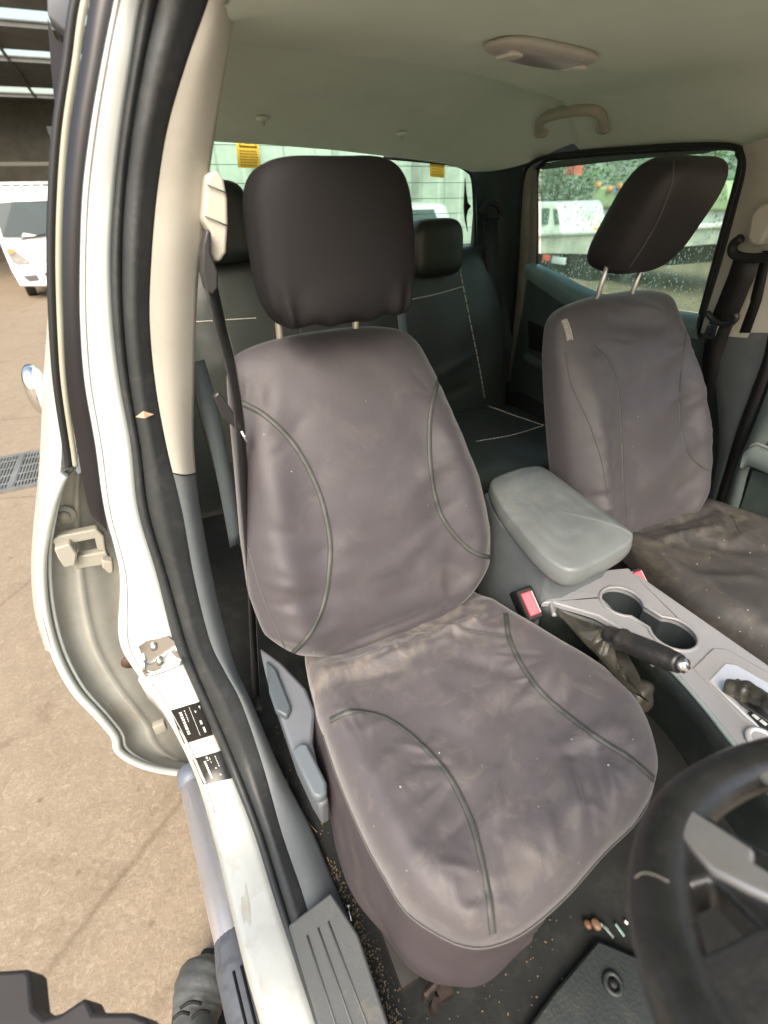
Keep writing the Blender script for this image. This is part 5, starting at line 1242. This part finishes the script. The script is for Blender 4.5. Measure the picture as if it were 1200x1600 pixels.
for x in np.linspace(-22, 5, 19): mb.add(tube([(x, 13, zroof(13)-.06), (x, 26.4, zroof(26.4)-.06)], .05, 4))
obj('roof_purlins', mb.v, mb.f, SR, shd, smooth=False)
for x in (-16, -10.5, -5.1, .5): obj('post', *box((x, 20, GZ+2.6), (.25, .25, 5.4)), mat('post_steel', (.16, .15, .13), .6, metal=.3), shd, smooth=False)
mb = MB()
for z in (1.35, 1.95): mb.add(box((-9, 22, z), (28, .08, .10)))
obj('rails', mb.v, mb.f, mat('rail_pale', (.35, .34, .30), .6), shd, smooth=False)
obj('dark_opening', *box((-5.6, 26.3, 2.0), (1.4, .1, .8)), M_BLACK, shd, smooth=False)

# =================================================================== BEHIND THE CAB (through the rear window)
ww = thing('grey_shed', 'pale grey ribbed metal shed wall seen through the rear window', 'building', (6, 12.5, GZ))
WM = mat('ribbed_metal', (.46, .52, .48), .5, var=.06, vs=2)
rows = []
for i in range(160):
    x = -.4+i*.05; o_ = .03 if (i//3) % 4 == 0 else 0
    rows.append([np.array([x, 9.5-o_+.15*(x-2), GZ]), np.array([x, 9.5-o_+.15*(x-2), 4.6])])
obj('ribbed_wall', *grid(rows), WM, ww, smooth=False)
mb = MB()
for x in (1.55, 3.1, 4.9): mb.add(box((x, 9.42+.15*(x-2), 1.9), (.10, .06, 5.2)))
obj('downpipes', mb.v, mb.f, mat('pipe_grey', (.28, .31, .29), .5), ww, smooth=False)
def simple_car(name, label, loc, yaw, L, W, H, m, lights=True):
    t = thing(name, label, 'car', loc); Rr = Matrix.Rotation(yaw, 3, 'Z')
    def Q(x, y, z): v = Rr @ Vector((x, y, z)); return np.array([loc[0]+v.x, loc[1]+v.y, loc[2]+v.z])
    prof = [(-L/2, .45), (-L/2, .85), (-L*.34, .95), (-L*.22, H), (L*.18, H), (L*.30, .98), (L/2, .80), (L/2, .45)]
    rings = []
    for y, k in ((-W/2, .92), (-W/2+.08, 1), (W/2-.08, 1), (W/2, .92)):
        rings.append([Q(x, y*(1-.12*smooth01((z-.9)/(H-.9))), .45+(z-.45)*k) for x, z in prof])
    obj('body', *loft(rings), m, t, bevel=.04, seg=3, auto=40)
    gm = mat('car_glass', (.05, .07, .07), .1, spec=.9)
    for s in (-1, 1):
        obj('side_window', *prism([Q(-L*.28, s*(W/2-.05), .97), Q(-L*.20, s*(W/2-.11), H-.08), Q(L*.16, s*(W/2-.11), H-.08), Q(L*.26, s*(W/2-.05), .98)], Q(0, s*.02, 0)-Q(0, 0, 0)), gm, t, smooth=False)
        for x in (-L*.32, L*.32): obj('wheel', *tube([Q(x, s*(W/2-.18), .32), Q(x, s*(W/2+.01), .32)], .32, 24), MATS['tyre'], t, auto=40)
    obj('rear_glass', *prism([Q(-L*.345, -.6, .97), Q(-L*.345, .6, .97), Q(-L*.235, .52, H-.06), Q(-L*.235, -.52, H-.06)], Q(-.03, 0, 0)-Q(0, 0, 0)), gm, t, smooth=False)
    if lights:
        for s in (-1, 1): obj('tail_light', *box(Q(-L/2-.01, s*(W/2-.2), .80), (.30, .12, .14), Rr), mat('tail_red', (.7, .10, .08), .3), t, bevel=.02)
    return t
cp_ = UY(655, 345, 7.0)
simple_car('parked_car', 'white parked car with red tail light glimpsed through the rear window', (float(cp_[0])-.1, 8.0, GZ+.0), math.radians(78), 4.2, 1.75, 1.50, WT)

# =================================================================== LEFT SIDE YARD (through the side window)
ut = thing('tray_ute', 'white tray back ute parked beyond the rain covered side window', 'ute', (8, 8.2, GZ))
def UP8(a, b): return UX(a, b, 8.0)
obj('cab', *prism([UP8(a, b) for a, b in ((780, 372), (780, 318), (868, 316), (874, 326), (878, 352), (878, 372))], (1.7, 0.4, 0)), WT, ut, bevel=.05, seg=3, auto=40)
obj('side_window', *prism([UX(a, b, 7.97) for a, b in ((846, 326), (858, 325), (855, 350), (846, 351))], (.02, 0, 0)), mat('ute_glass', (.10, .15, .13), .15), ut, smooth=False)
obj('side_window', *prism([UX(a, b, 7.97) for a, b in ((864, 326), (870, 328), (873, 350), (866, 351))], (.02, 0, 0)), MATS['ute_glass'], ut, smooth=False)
obj('tray', *prism([UX(a, b, 7.9) for a, b in ((800, 372), (868, 369), (935, 364), (1140, 352), (1150, 378), (935, 397), (862, 396), (800, 396))], (2.0, .5, 0)), mat('tray_white', (.60, .60, .56), .5, var=.06), ut, smooth=False)
obj('tray_rail', *tube([UX(800, 370, 7.88), UX(935, 363, 7.88), UX(1140, 351, 7.88)], .04, 8), WT, ut)
obj('chassis', *prism([UX(a, b, 8.2) for a, b in ((800, 396), (935, 397), (1100, 384), (1100, 410), (935, 424), (870, 428), (800, 425))], (1.4, 0, 0)), mat('chassis_dark', (.03, .035, .03), .8), ut, smooth=False)
obj('tail_light', *box(UX(854, 403, 7.85), (.06, .20, .12)), mat('tail_red', (.7, .10, .08), .3), ut, bevel=.01)
obj('number_plate', *box(UX(873, 407, 7.85), (.04, .42, .14)), mat('plate_pale', (.55, .6, .68), .4), ut, bevel=.01)
for a in (905,): obj('wheel', *tube([UX(a, 424, 7.95), UX(a, 424, 7.95)+np.array([.25, 0, 0])], .36, 24), MATS['tyre'], ut, auto=40)
tt = thing('tow_truck', 'pale green truck with orange beacons and red crane post behind the tray ute', 'truck', (12, 9.5, GZ))
obj('crane_post', *prism([UX(a, b, 12) for a, b in ((888, 225), (902, 225), (897, 274), (884, 274))], (.3, 0, 0)), mat('crane_red', (.62, .16, .13), .5), tt, smooth=False)
obj('cab', *prism([UX(a, b, 12) for a, b in ((925, 325), (922, 300), (935, 292), (1140, 282), (1140, 330))], (1.8, 0, 0)), mat('truck_green', (.45, .55, .33), .4), tt, bevel=.06, auto=40)
obj('bonnet', *prism([UX(a, b, 12.1) for a, b in ((932, 350), (938, 326), (1140, 326), (1140, 362), (935, 366))], (1.6, 0, 0)), WT, tt, bevel=.05, auto=40)
for a, b in ((935, 289), (952, 295), (968, 291)):
    obj('beacon', *pillow(UX(a, b, 11.95), (.12, .20, .16), None, 2.5, 2.5, 16, 10), mat('beacon_orange', (.70, .30, .12), .45), tt)
obj('light_bar', *prism([UX(a, b, 11.97) for a, b in ((958, 292), (975, 290), (978, 300), (958, 302))], (.2, 0, 0)), mat('bar_blue', (.35, .45, .75), .3), tt, smooth=False)
tag(obj('orange_load', *prism([UX(a, b, 9.2) for a, b in ((906, 364), (910, 357), (935, 356), (1000, 353), (1000, 362), (935, 366))], (.6, 0, 0)), mat('load_orange', (.80, .40, .06), .5), bevel=.02), 'flat orange load lying on the ute tray', 'load')
# shrubs
def bush(c, size, n, label, m):
    t = thing('bush', label, 'bush', (c[0], c[1], GZ), 'bushes across the yard'); rnd = random.Random(int(c[1]*10)); mb = MB()
    cl = [(rnd.gauss(0, .33), rnd.gauss(0, .33), rnd.gauss(.0, .3)) for _ in range(26)]
    for _ in range(n):
        k = rnd.choice(cl); p = np.array([c[0]+(k[0]+rnd.gauss(0, .12))*size[0], c[1]+(k[1]+rnd.gauss(0, .12))*size[1], c[2]+(k[2]+rnd.gauss(0, .12))*size[2]])
        s = rnd.uniform(.05, .12); Rr = Matrix.Rotation(rnd.random()*6, 3, 'Z') @ Matrix.Rotation(rnd.random()*3, 3, 'X')
        q = [np.array(Rr @ Vector(v))*s+p for v in ((-1, 0, 0), (0, -.45, .1), (1, 0, 0), (0, .45, .1))]; mb.add((q, [[0, 1, 2, 3]]))
    obj('foliage', mb.v, mb.f, m, t, smooth=False)
    mb = MB()
    for _ in range(7): a = rnd.random()*6; mb.add(tube([(c[0], c[1], GZ), (c[0]+math.cos(a)*size[0]*.15, c[1]+math.sin(a)*size[1]*.15, c[2]-.1*size[2]), (c[0]+math.cos(a)*size[0]*.32, c[1]+math.sin(a)*size[1]*.32, c[2]+.2*size[2])], [.05, .03, .01], 6))
    obj('stems', mb.v, mb.f, mat('bark', (.10, .07, .05), .9), t)
LG = mat('leaf_green', (.11, .19, .11), .7, var=.5, vs=3, col2=(.18, .27, .15)); LG2 = mat('leaf_pale', (.16, .24, .10), .6, col2=(.30, .38, .2), vs=3)
bush(np.array([14.5, 16.5, 1.2]), (4, 5, 4.2), 5000, 'tall dark bush beyond the tray ute at far left of side window', LG)
bush(np.array([15.5, 10.5, 1.6]), (4, 5, 4.5), 5000, 'dark bush behind the pale green truck', LG)
bush(np.array([15.5, 4.8, 1.0]), (4, 5, 4.4), 5000, 'dense bush right of the passenger headrest', LG)
bush(np.array([18, 7.5, 2.2]), (3.5, 5, 5), 4500, 'paler tall bush furthest back in the side window', LG2)
wb = thing('workshop_wall', 'pale green grey workshop wall at the back of the side yard', 'building', (22, 10, GZ))
obj('wall_panel', *box((22, 10, GZ+3.2), (.3, 40, 6.4)), mat('wall_pale', (.40, .45, .41), .7, var=.06), wb, smooth=False)
mb = MB()
for y in np.linspace(-8, 28, 13): mb.add(box((21.8, y, GZ+3.2), (.12, .18, 6.3)))
obj('pilasters', mb.v, mb.f, mat('pilaster', (.30, .35, .32), .7), wb, smooth=False)

# =================================================================== LIGHT
w = bpy.data.worlds.new('World'); S.world = w; w.use_nodes = True; nt = w.node_tree
bgn = nt.nodes['Background']; sky = nt.nodes.new('ShaderNodeTexSky'); sky.sky_type = 'NISHITA'; sky.sun_disc = False
EL, AZ = 48., 212.
sky.sun_elevation = math.radians(EL); sky.sun_rotation = math.radians(AZ); sky.air_density = 1.6; sky.dust_density = 6.; sky.ozone_density = .6; sky.altitude = 50
nt.links.new(sky.outputs[0], bgn.inputs[0]); bgn.inputs[1].default_value = .15
sl = bpy.data.lights.new('Sun', 'SUN'); sl.energy = 1.2; sl.angle = math.radians(40); sl.color = (1, .98, .95)
so = bpy.data.objects.new('sun', sl); COL.objects.link(so)
# direction towards the sun (sky rotation measured from +Y clockwise)
sd_ = Vector((math.sin(math.radians(AZ))*math.cos(math.radians(EL)), math.cos(math.radians(AZ))*math.cos(math.radians(EL)), math.sin(math.radians(EL))))
so.rotation_euler = sd_.to_track_quat('Z', 'Y').to_euler(); so.location = sd_*20

cd = bpy.data.cameras.new('Camera'); co = bpy.data.objects.new('Camera', cd); COL.objects.link(co)
cd.sensor_fit = 'VERTICAL'; cd.sensor_height = 36; cd.lens = 36*FOC/1600; cd.clip_start = .01; cd.clip_end = 300
Mx = Matrix(((RT[0], UP[0], -FW[0]), (RT[1], UP[1], -FW[1]), (RT[2], UP[2], -FW[2]))).to_4x4(); Mx.translation = Vector(CAM); co.matrix_world = Mx
cd.dof.use_dof = True; cd.dof.focus_distance = 1.05; cd.dof.aperture_fstop = 3.2
S.camera = co
S.view_settings.view_transform = 'Standard'; S.view_settings.look = 'None'; S.view_settings.exposure = 1.3; S.view_settings.gamma = 1
S.view_settings.use_curve_mapping = False
